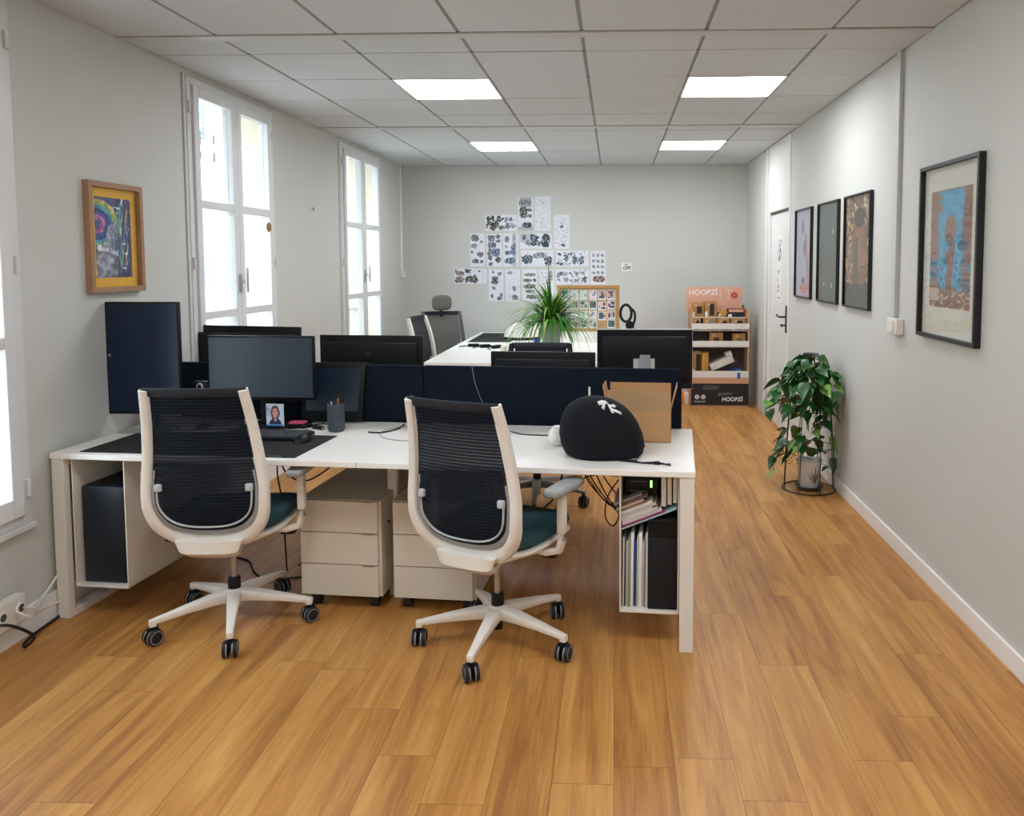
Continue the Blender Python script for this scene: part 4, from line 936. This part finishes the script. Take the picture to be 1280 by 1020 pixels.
SP = [
 ('grey rendered gadgets, tallest portrait sheet at the top left of the cluster', sk([(.45, .84, .40, .08, '6d7075'), (.35, .55, .27, .17, '3a3c40'), (.78, .62, .18, .05, '46484c'), (.78, .45, .16, .05, '46484c'), (.6, .16, .35, .08, BK)], 6, 1, [(0, 0, 1, .12, 'b0b3b8'), (.1, .7, .9, 1, 'a8abb0')])),
 ('fine scattered pencil thumbnails, portrait sheet at the top right of the cluster', sk((), 150, 2, fs=.035)),
 ('black camera-like sketches, landscape sheet at the upper left', sk([(.10, .75, .06, .17, BK), (.22, .78, .07, .18, BK), (.42, .72, .09, .22, BK), (.27, .33, .13, .28, '3c3a3e'), (.50, .20, .11, .14, '4c4648'), (.06, .30, .05, .15, BK), (.10, .5, .08, .1, BK), (.65, .7, .06, .18, PU), (.80, .75, .06, .14, PU), (.7, .3, .08, .2, '6a7690'), (.87, .35, .08, .18, '8490a4'), (.55, .75, .03, .12, BK)], 25, 3)),
 ('loose dark figure doodles, portrait sheet on the upper right', sk([(.5, .66, .12, .04, '5a5a66'), (.6, .10, .13, .04, '4a4a60')], 90, 4, fs=.05)),
 ('framed screen outlines, portrait sheet at the left edge', sk([(.32, .87, .28, .10, '53555e'), (.26, .62, .22, .07, '80828c'), (.72, .36, .22, .07, '55555e'), (.36, .15, .26, .07, '505058'), (.8, .75, .1, .04, BK), (.8, .14, .1, .05, BK), (.1, .45, .06, .05, BK)], 30, 5)),
 ('violet-blue round devices, portrait sheet in the second column', sk([(.30, .87, .25, .10, PU), (.75, .92, .17, .06, PU), (.75, .78, .18, .06, '6b668a'), (.33, .66, .30, .09, PU), (.6, .43, .30, .13, '3f5c86'), (.18, .5, .13, .06, '5a5a80'), (.15, .38, .14, .05, BK), (.22, .25, .16, .08, '484860'), (.75, .20, .19, .09, BK), (.25, .07, .16, .06, PU)], 10, 6)),
 ('blue tool renderings on a grey strip, portrait sheet in the third column', sk([(.25, .82, .16, .10, '585c68'), (.72, .58, .18, .10, BL), (.3, .4, .2, .07, BL), (.45, .17, .35, .10, '2f5a7c'), (.68, .42, .2, .08, '54708c'), (.2, .6, .1, .04, GR), (.75, .85, .1, .05, GR)], 30, 7, [(.62, 0, .9, 1, 'b4b8c0')])),
 ('dark teal helmets on grey, landscape sheet in the middle', sk([(.45, .55, .13, .38, TE), (.82, .5, .15, .42, TE), (.12, .78, .08, .14, BL), (.25, .35, .12, .14, GR), (.58, .3, .08, .2, '39505c')], 25, 8, [(.0, .45, .45, 1, 'b6bec8')])),
 ('two dark blue capsule vehicles, landscape sheet in the middle', sk([(.18, .42, .17, .30, '2f4a5e'), (.86, .33, .13, .26, '2a4354'), (.58, .68, .22, .18, '7f8a92')], 20, 9, [(.75, 0, .95, .3, 'a9b0b8')])),
 ('blue and grey jagged figures, landscape sheet on the right', sk([(.1, .8, .06, .1, BK), (.1, .2, .08, .1, '3c4650'), (.32, .6, .07, .2, BL), (.6, .4, .09, .22, BL), (.8, .4, .08, .2, '5a7084'), (.45, .75, .06, .1, BR)], 70, 10, finecol='6a7c8c', fs=.04)),
 ('grid of small portraits, portrait sheet at the far right', sk(G(3, 4, '80848c', .7, .05, .95, .26, .95)+[(.55, .16, .42, .10, '7a4a40')], 10, 11)),
 ('reddish and black round parts, landscape sheet at the lower left edge', sk([(.16, .72, .14, .20, '77626a'), (.42, .82, .10, .12, BK), (.15, .25, .15, .18, '6a5258'), (.47, .28, .12, .22, '333338'), (.64, .3, .10, .24, '4a4240'), (.78, .85, .04, .08, BK)], 25, 12)),
 ('black orb and small parts, portrait sheet at the lower left', sk([(.42, .66, .24, .14, '2e3038'), (.75, .86, .14, .06, '70748a'), (.35, .42, .12, .05, '5a5c6a'), (.2, .16, .10, .06, BK), (.85, .2, .08, .06, BK), (.75, .09, .18, .06, '4a4c58'), (.3, .93, .06, .04, BK)], 40, 13)),
 ('pale lilac scribbles, portrait sheet left of the wheel sheet', sk([(.6, .4, .14, .08, '6a6c7c'), (.65, .12, .2, .09, '50525e'), (.3, .9, .2, .05, '8a88a4')], 80, 14, finecol='9a98b4', fs=.05)),
 ('stacked wheeled vehicles, portrait sheet above the spider plant', sk([(.5, .84, .42, .05, '6c6a58'), (.35, .66, .30, .05, '44464c'), (.82, .66, .14, .05, '44464c'), (.5, .46, .42, .07, '505256'), (.5, .30, .32, .05, '44464c'), (.6, .12, .35, .07, '3e4246')], 8, 15)),
 ('grey sketches with a red line, portrait sheet behind the plant tips', sk([(.8, .8, .12, .16, '8c8c94'), (.62, .6, .05, .06, BK), (.6, .7, .02, .12, 'c04050')], 60, 16, fs=.06)),
 ('dense small grey product sketches, landscape sheet at the lower right', sk(G(5, 2, '8c8e98', .75, .02, .9, .05, .95)+[(.88, .3, .07, .2, '3c4048'), (.1, .7, .08, .18, '585a60')], 60, 17)),
]
for (x0, z0, x1, z1), (lab, fn) in zip(SH, SP):
    wd_, hh = x1-x0, z1-z0; sk.asp = hh/wd_
    t = thing('sketch_sheet', 'white sheet with '+lab, 'sketch sheet', (x0, YB, z0), 0, 'sketch sheets on the back wall')
    MB().box(0, wd_, -.004, -.0005, 0, hh, paper).build('sheet', t)
    k = 220; painted('drawing', wd_-.004, hh-.004, int(wd_*k), int(hh*k), fn, t, TR(.002, -.0046, .002))
t = thing('wall_sign', 'small white sign with dark lettering ending in OFF on the back wall', 'sign', (.082, YB, 1.443)); MB().box(0, .117, -.004, -.0005, 0, .10, paper).build('sheet', t)
tk = mat('sign_ink', '23444c', .6)
text_part('lettering', 'PC.', .034, tk, t, TR(.06, -.0045, .062) @ Matrix.Rotation(rad(90), 4, 'X'), align='CENTER', offset=.0006); text_part('lettering', 'OFF', .050, tk, t, TR(.06, -.0045, .018) @ Matrix.Rotation(rad(90), 4, 'X'), align='CENTER', offset=.0016)
# ------------------------------------------------------------------ cork board
YCB = 8.02
t = thing('cork_board', 'oak-framed pin board standing on the far desk behind the spider plant', 'pin board', (-.585, YCB, TOP+.11)); Wc, Hc = .635, .47
mb = MB(); fr = .03
for q in ((0, Wc, 0, fr), (0, Wc, Hc-fr, Hc), (0, fr, fr, Hc-fr), (Wc-fr, Wc, fr, Hc-fr)): mb.box(q[0], q[1], -.02, .0, q[2], q[3], mat('light_oak', 'b98a50', .55, var=.15, scale=25))
mb.build('frame', t, bevel=.002); MB().box(fr, Wc-fr, -.006, 0, fr, Hc-fr, mat('cork', 'b4946c', .9, var=.2, scale=80)).build('cork', t)
tag(MB().box(-.60, .065, YCB-.07, YCB+.02, 0, .109, white).box(-.20, -.198, YCB-.072, YCB-.069, 0, .108, gplastic).build('white_box', None, (0, 0, TOP)), 'low white box on the far desk carrying the pin board', 'box')
cs = ['3c7a78', 'd8e4e6', '9aa894', '86a0b4', 'caa8a0', '4c4348', 'e6d8d8', '5a5258', 'b8c8c4', '6e5650', 'dcc4c4', '4a5560']
k = 0
for r_ in range(4):
    for c_ in range(6):
        if r_ == 3 and c_ in (4, 0): continue
        cw, ch = .082, (.105 if r_ == 0 else .088); px = fr+.012+c_*.094; pz = Hc-fr-.015-ch-(0 if r_ == 0 else .112+(r_-1)*.100)-(.012 if c_ == 4 and r_ else 0)
        if pz < fr: pz = fr+.002
        def pf(U, V, k=k):
            n = vnoise(U, V, 4, 4, k); a = hexc(cs[k % 12]); b = hexc(cs[(k*5+3) % 12]); c = np.where((n > .5)[..., None], a, b); m = (U < .1) | (U > .9) | (V < .2) | (V > .92); c[m] = .86; return c
        p = thing('pinned_photo', 'small pinned print on the oak-framed board, %s row from the top, %s column' % (['first', 'second', 'third', 'fourth'][r_], ['first', 'second', 'third', 'fourth', 'fifth', 'sixth'][c_]), 'photo', (-.585+px, YCB-.0065, TOP+.11+pz), 0, 'small prints on the pin board')
        MB().box(0, cw, -.001, 0, 0, ch, paper).build('print_paper', p); painted('image', cw, ch, 10, 12, pf, p, TR(0, -.0014, 0)); k += 1
# ------------------------------------------------------------------ spider plant
sp = thing('spider_plant', 'large green spider plant in a pale pot on the far desk', 'potted plant', (-.545, 6.75, TOP))
potm = mat('grey_pot', '9a9894', .5)
MB().lathe([(0, 0), (.068, 0), (.09, .27), (.097, .30), (.088, .30), (.084, .285), (0, .285)], potm, n=32).build('pot', sp)
MB().lathe([(.084, .282), (0, .292)], soil, n=24).build('soil', sp)
R = random.Random(11); mb = MB()
for i in range(230):
    az = R.uniform(0, 2*math.pi); L = R.uniform(.34, .58); el = R.uniform(rad(20), rad(82)); wd_ = R.uniform(.007, .0125)
    p = Vector((math.cos(az)*.03*R.random(), math.sin(az)*.03*R.random(), .285)); d = Vector((math.cos(az)*math.cos(el), math.sin(az)*math.cos(el), math.sin(el)))
    n_ = 11; vs = []; side = Vector((-math.sin(az), math.cos(az), 0)); sag = R.uniform(.8, 2.2)
    for k in range(n_+1):
        f = k/n_; q = wd_*(1-f**2.5)*(.5+.5*min(1, f*4))+.0008
        nrm = side.cross(d)*(.25*q)
        vs += [p-side*q+nrm, p.copy(), p+side*q+nrm]
        p = p+d*(L/n_); d = (d+Vector((0, 0, -sag/n_*1.6))).normalized()
        if p.z < .012: p.z = .012; d.z = max(0, d.z)
    fs = []
    for k in range(n_): a = k*3; fs += [(a, a+1, a+4, a+3), (a+1, a+2, a+5, a+4)]
    mb.add(vs, fs, leafl if i % 4 == 0 else leafm, None, True)
mb.build('foliage', sp)
# things on far desk
tag(MB().box(-1.50, -1.06, 7.98, 8.98, 0, .003, blackm).build('desk_mat', None, (0, 0, TOP)), 'black desk mat on the far desk near the back wall', 'desk mat')
t = thing('printer', 'white machine on the far desk half hidden by the plant leaves', 'printer', (-.98, 8.35, TOP)); MB().lathe([(0, .17), (.09, .165), (.15, .13), (.19, .06), (.2, .03)], wplastic, n=32).build('cover', t); MB().lathe([(.2, .03), (.2, 0), (0, 0)], black, n=32).build('base', t)
for i, (x, y, lab) in enumerate(((-1.02, 7.22, 'left'), (-.965, 7.20, 'right'))):
    tag(MB().lathe([(0, 0), (.028, 0), (.03, .004), (.03, .042), (.028, .046), (.01, .046), (.01, .04), (0, .04)], white if i else mat('cream_roll', 'e6e2c8', .6), n=24).build('tape_roll', None, (x, y, TOP)), 'small pale tape roll on the far desk, %s one of two' % lab, 'tape roll', 'tape rolls on the far desk')
for i in range(3):
    p0 = Vector((-1.36+.12*i, 7.55-.06*i, TOP)); g = thing('charger', ['black charger at the left end of the clutter on the far desk', 'black charger in the middle of the clutter on the far desk', 'black charger nearest the tape rolls on the far desk'][i], 'charger', p0, .5*i, 'black chargers on the far desk')
    MB().box(-.05, .05, -.025, .025, 0, .03, black, b=.004).build('body', g); MB().tube([(.05, 0, .015), (.09, .03, .006), (.07, .09, .005), (-.02, .08, .005), (-.10, .02, .005), (-.13, -.04, .005)], .005, black).build('cord', g)
tag(MB().lathe([(0, 0), (.03, 0), (.034, .075), (.031, .075), (.028, .005), (0, .005)], mat('blue_mug', '203a8a', .4), n=24).build('blue_cup', None, (-.752, 7.60, TOP)), 'dark blue cup beside the spider plant pot', 'cup')
tag(MB().box(-.012, .012, -.012, .012, 0, .11, mat('red_marker', 'd8262c', .4), b=.004).build('red_marker', None, (-.690, 7.52, TOP), (0, rad(10), 0)), 'red marker standing next to the blue cup', 'marker')
t = thing('headphones', 'black over-ear headphones hung on a stand right of the pin board', 'headphones', (.135, 7.95, TOP))
st = thing('headphone_stand', 'pinkish block stand under the black headphones', 'headphone stand', (.175, 7.97, TOP)); MB().box(-.05, .05, -.04, .04, 0, .15, mat('dusty_pink', '8a6468', .6), b=.01).build('block', st)
mb = MB(); pts = [(-.055*math.cos(a)*1.0-.02, 0, .30+.085*math.sin(a)) for a in [k*2*math.pi/16 for k in range(16)]]; mb.tube(pts, .014, black, closed=True); mb.build('headband', t)
mb = MB(); mb.tube([(.03, 0, .35), (.065, 0, .31), (.07, 0, .24), (.05, 0, .18)], .012, black); mb.cyl((.02, -.02, .18), (.02, .03, .18), .045, .04, black, n=24); mb.build('ear_cup', t)
# dark screen in the far left corner on low cabinet
t = thing('side_cabinet', 'low pale cabinet in the far left corner behind the chairs', 'cabinet', (-2.0, 8.9, 0)); MB().box(-.40, .36, -.2, .2, 0, .50, beige).build('body', t, bevel=.003); MB().box(-.39, .35, -.205, -.2, .03, .48, beige).build('door', t)
monitor('dark screen in the far left corner behind the grey headrest chair', (-1.99, 8.9), rad(0), .47, .25, .01, zbase=.50, stand=False, depth=.04)
# ------------------------------------------------------------------ retail display
U0 = .815; DYF = 8.36
ds = thing('cardboard_display', 'cardboard shop display with shelves, lettering and black base by the door', 'display stand', (U0, DYF, 0))
S = .00855
tan = mat('display_tan', 'c79a72', .7, var=.04); inner = mat('display_grey', '77716c', .8); lip = mat('display_white', 'e2ddd6', .6); dbl = mat('display_black', '191a1c', .55); peach = mat('display_peach', 'd6a188', .6, var=.08, scale=8)
Wd = .605
mb = MB(); mb.box(0, .010, 0, .36, .02, 1.05, tan); mb.box(Wd-.010, Wd, 0, .36, .02, 1.05, tan); mb.box(0, Wd, .34, .36, .02, 1.08, inner); mb.box(0, Wd, 0, .36, 0, .03, tan); mb.build('carcass', ds)
mb = MB()
for z in (.30, .645, .82, .95): mb.box(.01, Wd-.01, 0.01 if z < .9 else .12, .34, z, z+.008, lip)
mb.build('shelf', ds)
for z0, z1, y in ((.655, .715, 0), (.84, .90, 0), (.325, .395, 0)): MB().box(0, Wd, y-.004, y+.004, z0, z1, lip).build('shelf_lip', ds)
MB().box(0, Wd, -.006, .004, .262, .325, tan).build('tan_band', ds)
MB().box(0, Wd, -.006, .004, .03, .262, dbl).build('base_panel', ds)
hd = MB().box(-.03, Wd-.03, .30, .31, 1.0, 1.275, peach).build('header_panel', ds)
RX = Matrix.Rotation(rad(90), 4, 'X')
text_part('header_lettering', 'HOOPZÏ', .082, paper, hd, TR(-.005, .298, 1.19) @ RX, offset=.0015)
text_part('base_lettering', 'HOOPZÏ', .058, paper, ds, TR(.325, -.0075, .075) @ RX, offset=.0015); text_part('base_lettering', '#HAPPY', .042, mat('grey_print', '8a8886', .6), ds, TR(.285, -.0075, .135) @ RX)
text_part('small_lettering', 'VOIR DE BELLES', .024, mat('grey_print', '8a8886', .6), ds, TR(.125, -.0075, .222) @ RX); text_part('small_lettering', 'RÉALISATIONS', .024, mat('grey_print', '8a8886', .6), ds, TR(.125, -.0075, .198) @ RX); text_part('small_lettering', 'hoopzi.com', .026, paper, ds, TR(.03, -.0075, .062) @ RX)
for cx in (.062, .128): MB().cyl((cx, -.0062, .118), (cx, -.0085, .118), .024, .024, paper, n=24).build('round_logo', ds)
text_part('logo_letter', 'f', .046, dbl, ds, TR(.056, -.0092, .102) @ RX, offset=.001)
MB().tube([(.128+.011*sx, -.009, .118+.011*sz) for sx, sz in ((-1, -1), (1, -1), (1, 1), (-1, 1))], .0014, dbl, closed=True).tube([(.128+.006*math.cos(a), -.009, .118+.006*math.sin(a)) for a in [k*.9 for k in range(7)]], .0012, dbl, closed=True).build('logo_outline', ds)
mb = MB(); mb.cyl((.49, .299, 1.185), (.49, .297, 1.185), .036, .036, mat('red_print', 'b8443c', .6), n=28); mb.build('red_disc_print', hd)
mb = MB(); mb.box(.335, .339, .2975, .299, 1.13, 1.26, paper); mb.box(.39, .46, .2975, .299, 1.243, 1.249, paper); mb.box(.422, .426, .2975, .299, 1.13, 1.243, paper); mb.build('line_print', hd)
MB().cyl((.49, .297, 1.185), (.49, .2955, 1.185), .012, .012, mat('rose_print', 'd8786c', .6), n=20).build('disc_centre', hd)
def prod(label, x0, x1, y0, y1, z0, z1, m, win=None, winm_=None, name='product_box', rz=0, side=True):
    t = thing(name, label, 'product box', (U0+x0, DYF+y0, z0), rz, 'product boxes on the cardboard display'); w_, h_ = x1-x0, z1-z0
    MB().box(0, w_, 0, y1-y0, 0, h_, m, b=.001).build('carton', t)
    if win: MB().box(w_*win[0], w_*win[1], -.0015, 0, h_*win[2], h_*win[3], winm_ or dbl).build('window_cutout', t)
    if side: MB().box(w_*.02, w_*.25, -.0012, 0, h_*.04, h_*.35, lip).build('label', t); MB().cyl((w_*.32, -.001, h_*.80), (w_*.32, -.003, h_*.80), min(w_, h_)*.12, min(w_, h_)*.12, tan, n=16).build('sticker', t)
    return t
kraft = mat('kraft_carton', 'a87a48', .7, var=.05); kg = mat('kraft_gold', 'b8883c', .6, var=.05)
prod('tall kraft box with dark window, top tier left of the cardboard display', .015, .145, .15, .25, .958, 1.11, kraft, (.42, .82, .25, .75))
prod('tall kraft box with black oval window, second on the display top tier', .152, .285, .15, .25, .958, 1.125, kraft, (.40, .78, .1, .85))
o = prod('white and tan box tilted, third on the display top tier', .30, .37, .15, .22, .975, 1.055, kg, None); o.rotation_euler = (0, rad(28), 0)
prod('wide black and white box at the right of the display top tier', .40, .575, .15, .25, .958, 1.045, dbl, (.05, .95, .62, .95), peach)
for i, (a, b) in enumerate(((.012, .10), (.125, .26), (.275, .40), (.42, .57))): prod('small kraft box with window in the second tier row, %s from the left' % ['first', 'second', 'third', 'fourth'][i], a, b, .02, .09, .8285, .948, kraft, (.40, .78, .05, .85), [dbl, mat('sage_print', '7c8672', .6), mat('wine_print', '4c2c30', .6), dbl][i])
prod('kraft box standing left of centre on the middle display shelf', .195, .335, .03, .12, .6535, .80, kraft, (.30, .72, .1, .65), mat('wine_print', '4c2c30', .6)); prod('kraft box at the right end of the middle display shelf', .44, .575, .03, .12, .6535, .79, kraft, (.30, .72, .1, .65), mat('olive_print', '6a6a2a', .6))
prod('tan box with long black oval window on the bottom display shelf', .012, .105, .03, .2, .3085, .60, kraft, (.45, .95, .08, .9)); prod('narrow gold and kraft box beside it on the bottom display shelf', .115, .185, .03, .2, .3085, .585, kg, (.0, .35, .1, .9), mat('ochre', 'c89430', .5))
o = thing('white_case', 'white carton lying tilted on the bottom display shelf', 'carton', (U0+.225, DYF+.05, .385)); MB().box(0, .26, 0, .16, 0, .075, lip, b=.003).build('carton', o); o.rotation_euler = (0, rad(-24), 0); MB().box(.20, .27, .02, .14, .06, .115, lip, b=.003).build('flap', o)
bm = bmesh.new(); bmesh.ops.create_icosphere(bm, subdivisions=3, radius=1)
for v in bm.verts: n_ = 1+.25*mnoise.noise(v.co*2.2); v.co = Vector((v.co.x*.075*n_, v.co.y*.08*n_, v.co.z*.055*n_))
mb = MB(); mb.bm(bm, mat('blue_plastic_bag', '3a5c96', .35, var=.4, scale=60)); o = tag(mb.build('blue_bag', None, (U0+.50, DYF+.14, .368)), 'crumpled blue plastic bag on the bottom display shelf', 'bag')
MB().box(-.016, .016, -.148, -.146, -.055, .01, mat('blue_tape', '2a5aa8', .4)).build('blue_strap', o)
bm = bmesh.new(); bmesh.ops.create_icosphere(bm, subdivisions=3, radius=1)
for v in bm.verts: n_ = 1+.3*mnoise.noise(v.co*1.8+Vector((3, 1, 0))); v.co = Vector((v.co.x*.17*n_, v.co.y*.06*n_, v.co.z*.10*n_))
mb = MB(); mb.bm(bm, mat('grey_cloth', '6c686a', .9)); tag(mb.build('grey_cloth', None, (U0+.36, DYF+.26, .45)), 'grey cloth bundle behind the tilted white carton', 'cloth')
# orange-white box on the floor
t = thing('orange_box', 'small orange and white box on the floor left of the cardboard display', 'box', (.73, 8.55, 0)); MB().box(-.06, .03, 0, .12, 0, .14, mat('orange_card', 'f08a28', .6), b=.002).build('body', t); MB().box(.03, .08, 0, .12, 0, .12, lip, b=.002).build('white_side', t)
# ------------------------------------------------------------------ pothos in wire cage
PC = Vector((1.334, 5.385, 0))
cg = thing('wire_plant_cage', 'black bell-shaped wire plant cage on the floor by the right wall', 'plant cage', PC)
bw = mat('black_wire', '121212', .4)
def cr(z):
    P = [(0, .176), (.30, .163), (.55, .145), (.70, .125), (.80, .095), (.87, .062), (.93, .05)]
    for (a, b), (c, d) in zip(P[:-1], P[1:]):
        if z <= c: return b+(d-b)*(z-a)/(c-a)
    return .05
ring = lambda z, r: [(r*math.cos(a), r*math.sin(a), z) for a in [k*2*math.pi/24 for k in range(24)]]
mb = MB(); mb.tube(ring(.005, .176), .0045, bw, closed=True, n=8); mb.build('bottom_ring', cg)
mb = MB(); mb.tube(ring(.30, cr(.30)), .003, bw, closed=True, n=6); mb.build('middle_ring', cg)
mb = MB(); mb.tube(ring(.55, cr(.55)), .003, bw, closed=True, n=6); mb.build('middle_ring', cg)
mb = MB(); mb.tube(ring(.93, .05), .003, bw, closed=True, n=6).tube(ring(.915, .05), .003, bw, closed=True, n=6); mb.build('top_ring', cg)
for k in range(8):
    a = k*math.pi/4+.2; MB().tube([(cr(z)*math.cos(a), cr(z)*math.sin(a), z+.005) for z in (0, .15, .30, .45, .6, .7, .8, .87, .92)], .003, bw, n=6).build('wire', cg)
pp = thing('pothos_plant', 'trailing pothos with heart-shaped leaves in a white pot inside the wire cage', 'potted plant', PC)
MB().lathe([(0, .02), (.062, .02), (.066, .03), (.082, .175), (.088, .18), (.09, .205), (.082, .205), (.078, .18), (0, .18)], mat('white_pot', 'd6d3cc', .5), n=36).build('pot', pp)
MB().lathe([(0, .002), (.075, .002), (.097, .022), (.092, .026), (.07, .012), (0, .012)], mat('dark_saucer', '3c4247', .5), n=36).build('saucer', pp)
# leaf print on the pot
mb = MB(); lp = mat('leaf_print', '1c1f1e', .6)
for k in range(7):
    a0 = -1.25; da = (k-3)*.075; z_ = .115; 
    pts = [(0, 0), (da*2.2, .018), (da*4.6, .052-abs(k-3)*.009)]
    vs = []
    for i, (a, z) in enumerate(pts):
        r_ = .0675+(.05+z)*0.095+.0055; wv = (.006, .05, .015)[i]
        for s in (-1, 1): aa = a0+a+s*wv*.9; zz_ = .065+z*1.5+(.02 if i else 0)-(abs(k-3)*.006); rr = .0665+(zz_-.03)*.11+.0012; vs.append((rr*math.cos(aa), rr*math.sin(aa), zz_))
    mb.add(vs, [(0, 1, 3, 2), (2, 3, 5, 4)], lp)
mb.build('leaf_print', pp, solid=.001)
R = random.Random(5); fol = MB(); st = MB()
def leaf(mb, p, d, size, m, roll=0):
    d = d.normalized(); side = d.cross(Vector((0, 0, 1)))
    if side.length < .1: side = Vector((1, 0, 0))
    side.normalize(); nr = side.cross(d).normalized(); side = side*math.cos(roll)+nr*math.sin(roll); nr = side.cross(d).normalized()
    prof = [(0, .0), (-.05, .22), (.08, .33), (.28, .36), (.50, .30), (.72, .17), (.88, .07), (1.0, 0)]
    vs = []; n_ = len(prof)
    for x, w_ in prof:
        dr = -.28*x*x*size
        for s in (-1, 0, 1): vs.append(p+d*x*size+side*w_*size*s+nr*(abs(s)*.10*size*w_*2)+Vector((0, 0, dr)))
    fs = []
    for k in range(n_-1): a = k*3; fs += [(a, a+1, a+4, a+3), (a+1, a+2, a+5, a+4)]
    mb.add(vs, fs, m, None, True)
WX = XR-PC.x-.02
def clampx(v): v.x = min(v.x, WX); return v
for i in range(185):
    az = R.uniform(0, 2*math.pi); z = .50+.42*R.random()**.7; 
    if R.random() < .16: z = R.uniform(.22, .5)
    r_ = cr(min(z, .92))+R.uniform(-.02, .085)*(1.2 if z > .5 else .5)
    if z > .8: r_ = R.uniform(.03, .14)
    p = Vector((r_*math.cos(az), r_*math.sin(az), z)); d = Vector((math.cos(az), math.sin(az), R.uniform(-1.1, .25)))
    size = R.uniform(.075, .13); 
    if p.x+d.normalized().x*size > WX-.03: 
        if p.x > WX-.06: p.x = WX-.07
        d.x = -abs(d.x)*.4; 
    leaf(fol, p, d, size, leafl if R.random() < .06 else leafd, R.uniform(-.6, .6))
    if i % 3 == 0: st.tube([p*.35+Vector((0, 0, .13+z*.3)), p*.8+Vector((0, 0, -.02)), p], .0018, vine, n=5)
# long side tendrils
for (pts, nl) in (([(.03, 0, .20), (-.10, -.05, .24), (-.20, -.03, .26), (-.26, -.02, .20), (-.245, -.05, .14)], 3), ([(.05, -.02, .2), (.13, -.03, .16), (.155, -.04, .22), (.15, -.02, .36), (.10, 0, .5)], 4), ([(-.13, 0, .75), (-.2, -.03, .72), (-.27, -.04, .62), (-.28, -.04, .55)], 4), ([(.10, -.05, .78), (.15, -.08, .82), (.16, -.09, .74)], 3)):
    st.tube(pts, .0022, vine, n=5); c = catmull([Vector(p) for p in pts])
    for k in range(nl):
        p = c[int((k+1)/nl*(len(c)-1))]; leaf(fol, p, clampx(Vector((R.uniform(-1, .3), R.uniform(-1, 0), R.uniform(-.9, .1)))), R.uniform(.08, .12), leafl if k == 2 else leafd, R.uniform(-.5, .5))
for v in fol.v: v.x = min(v.x, WX)
fol.build('foliage', pp); st.build('vine_stems', pp)
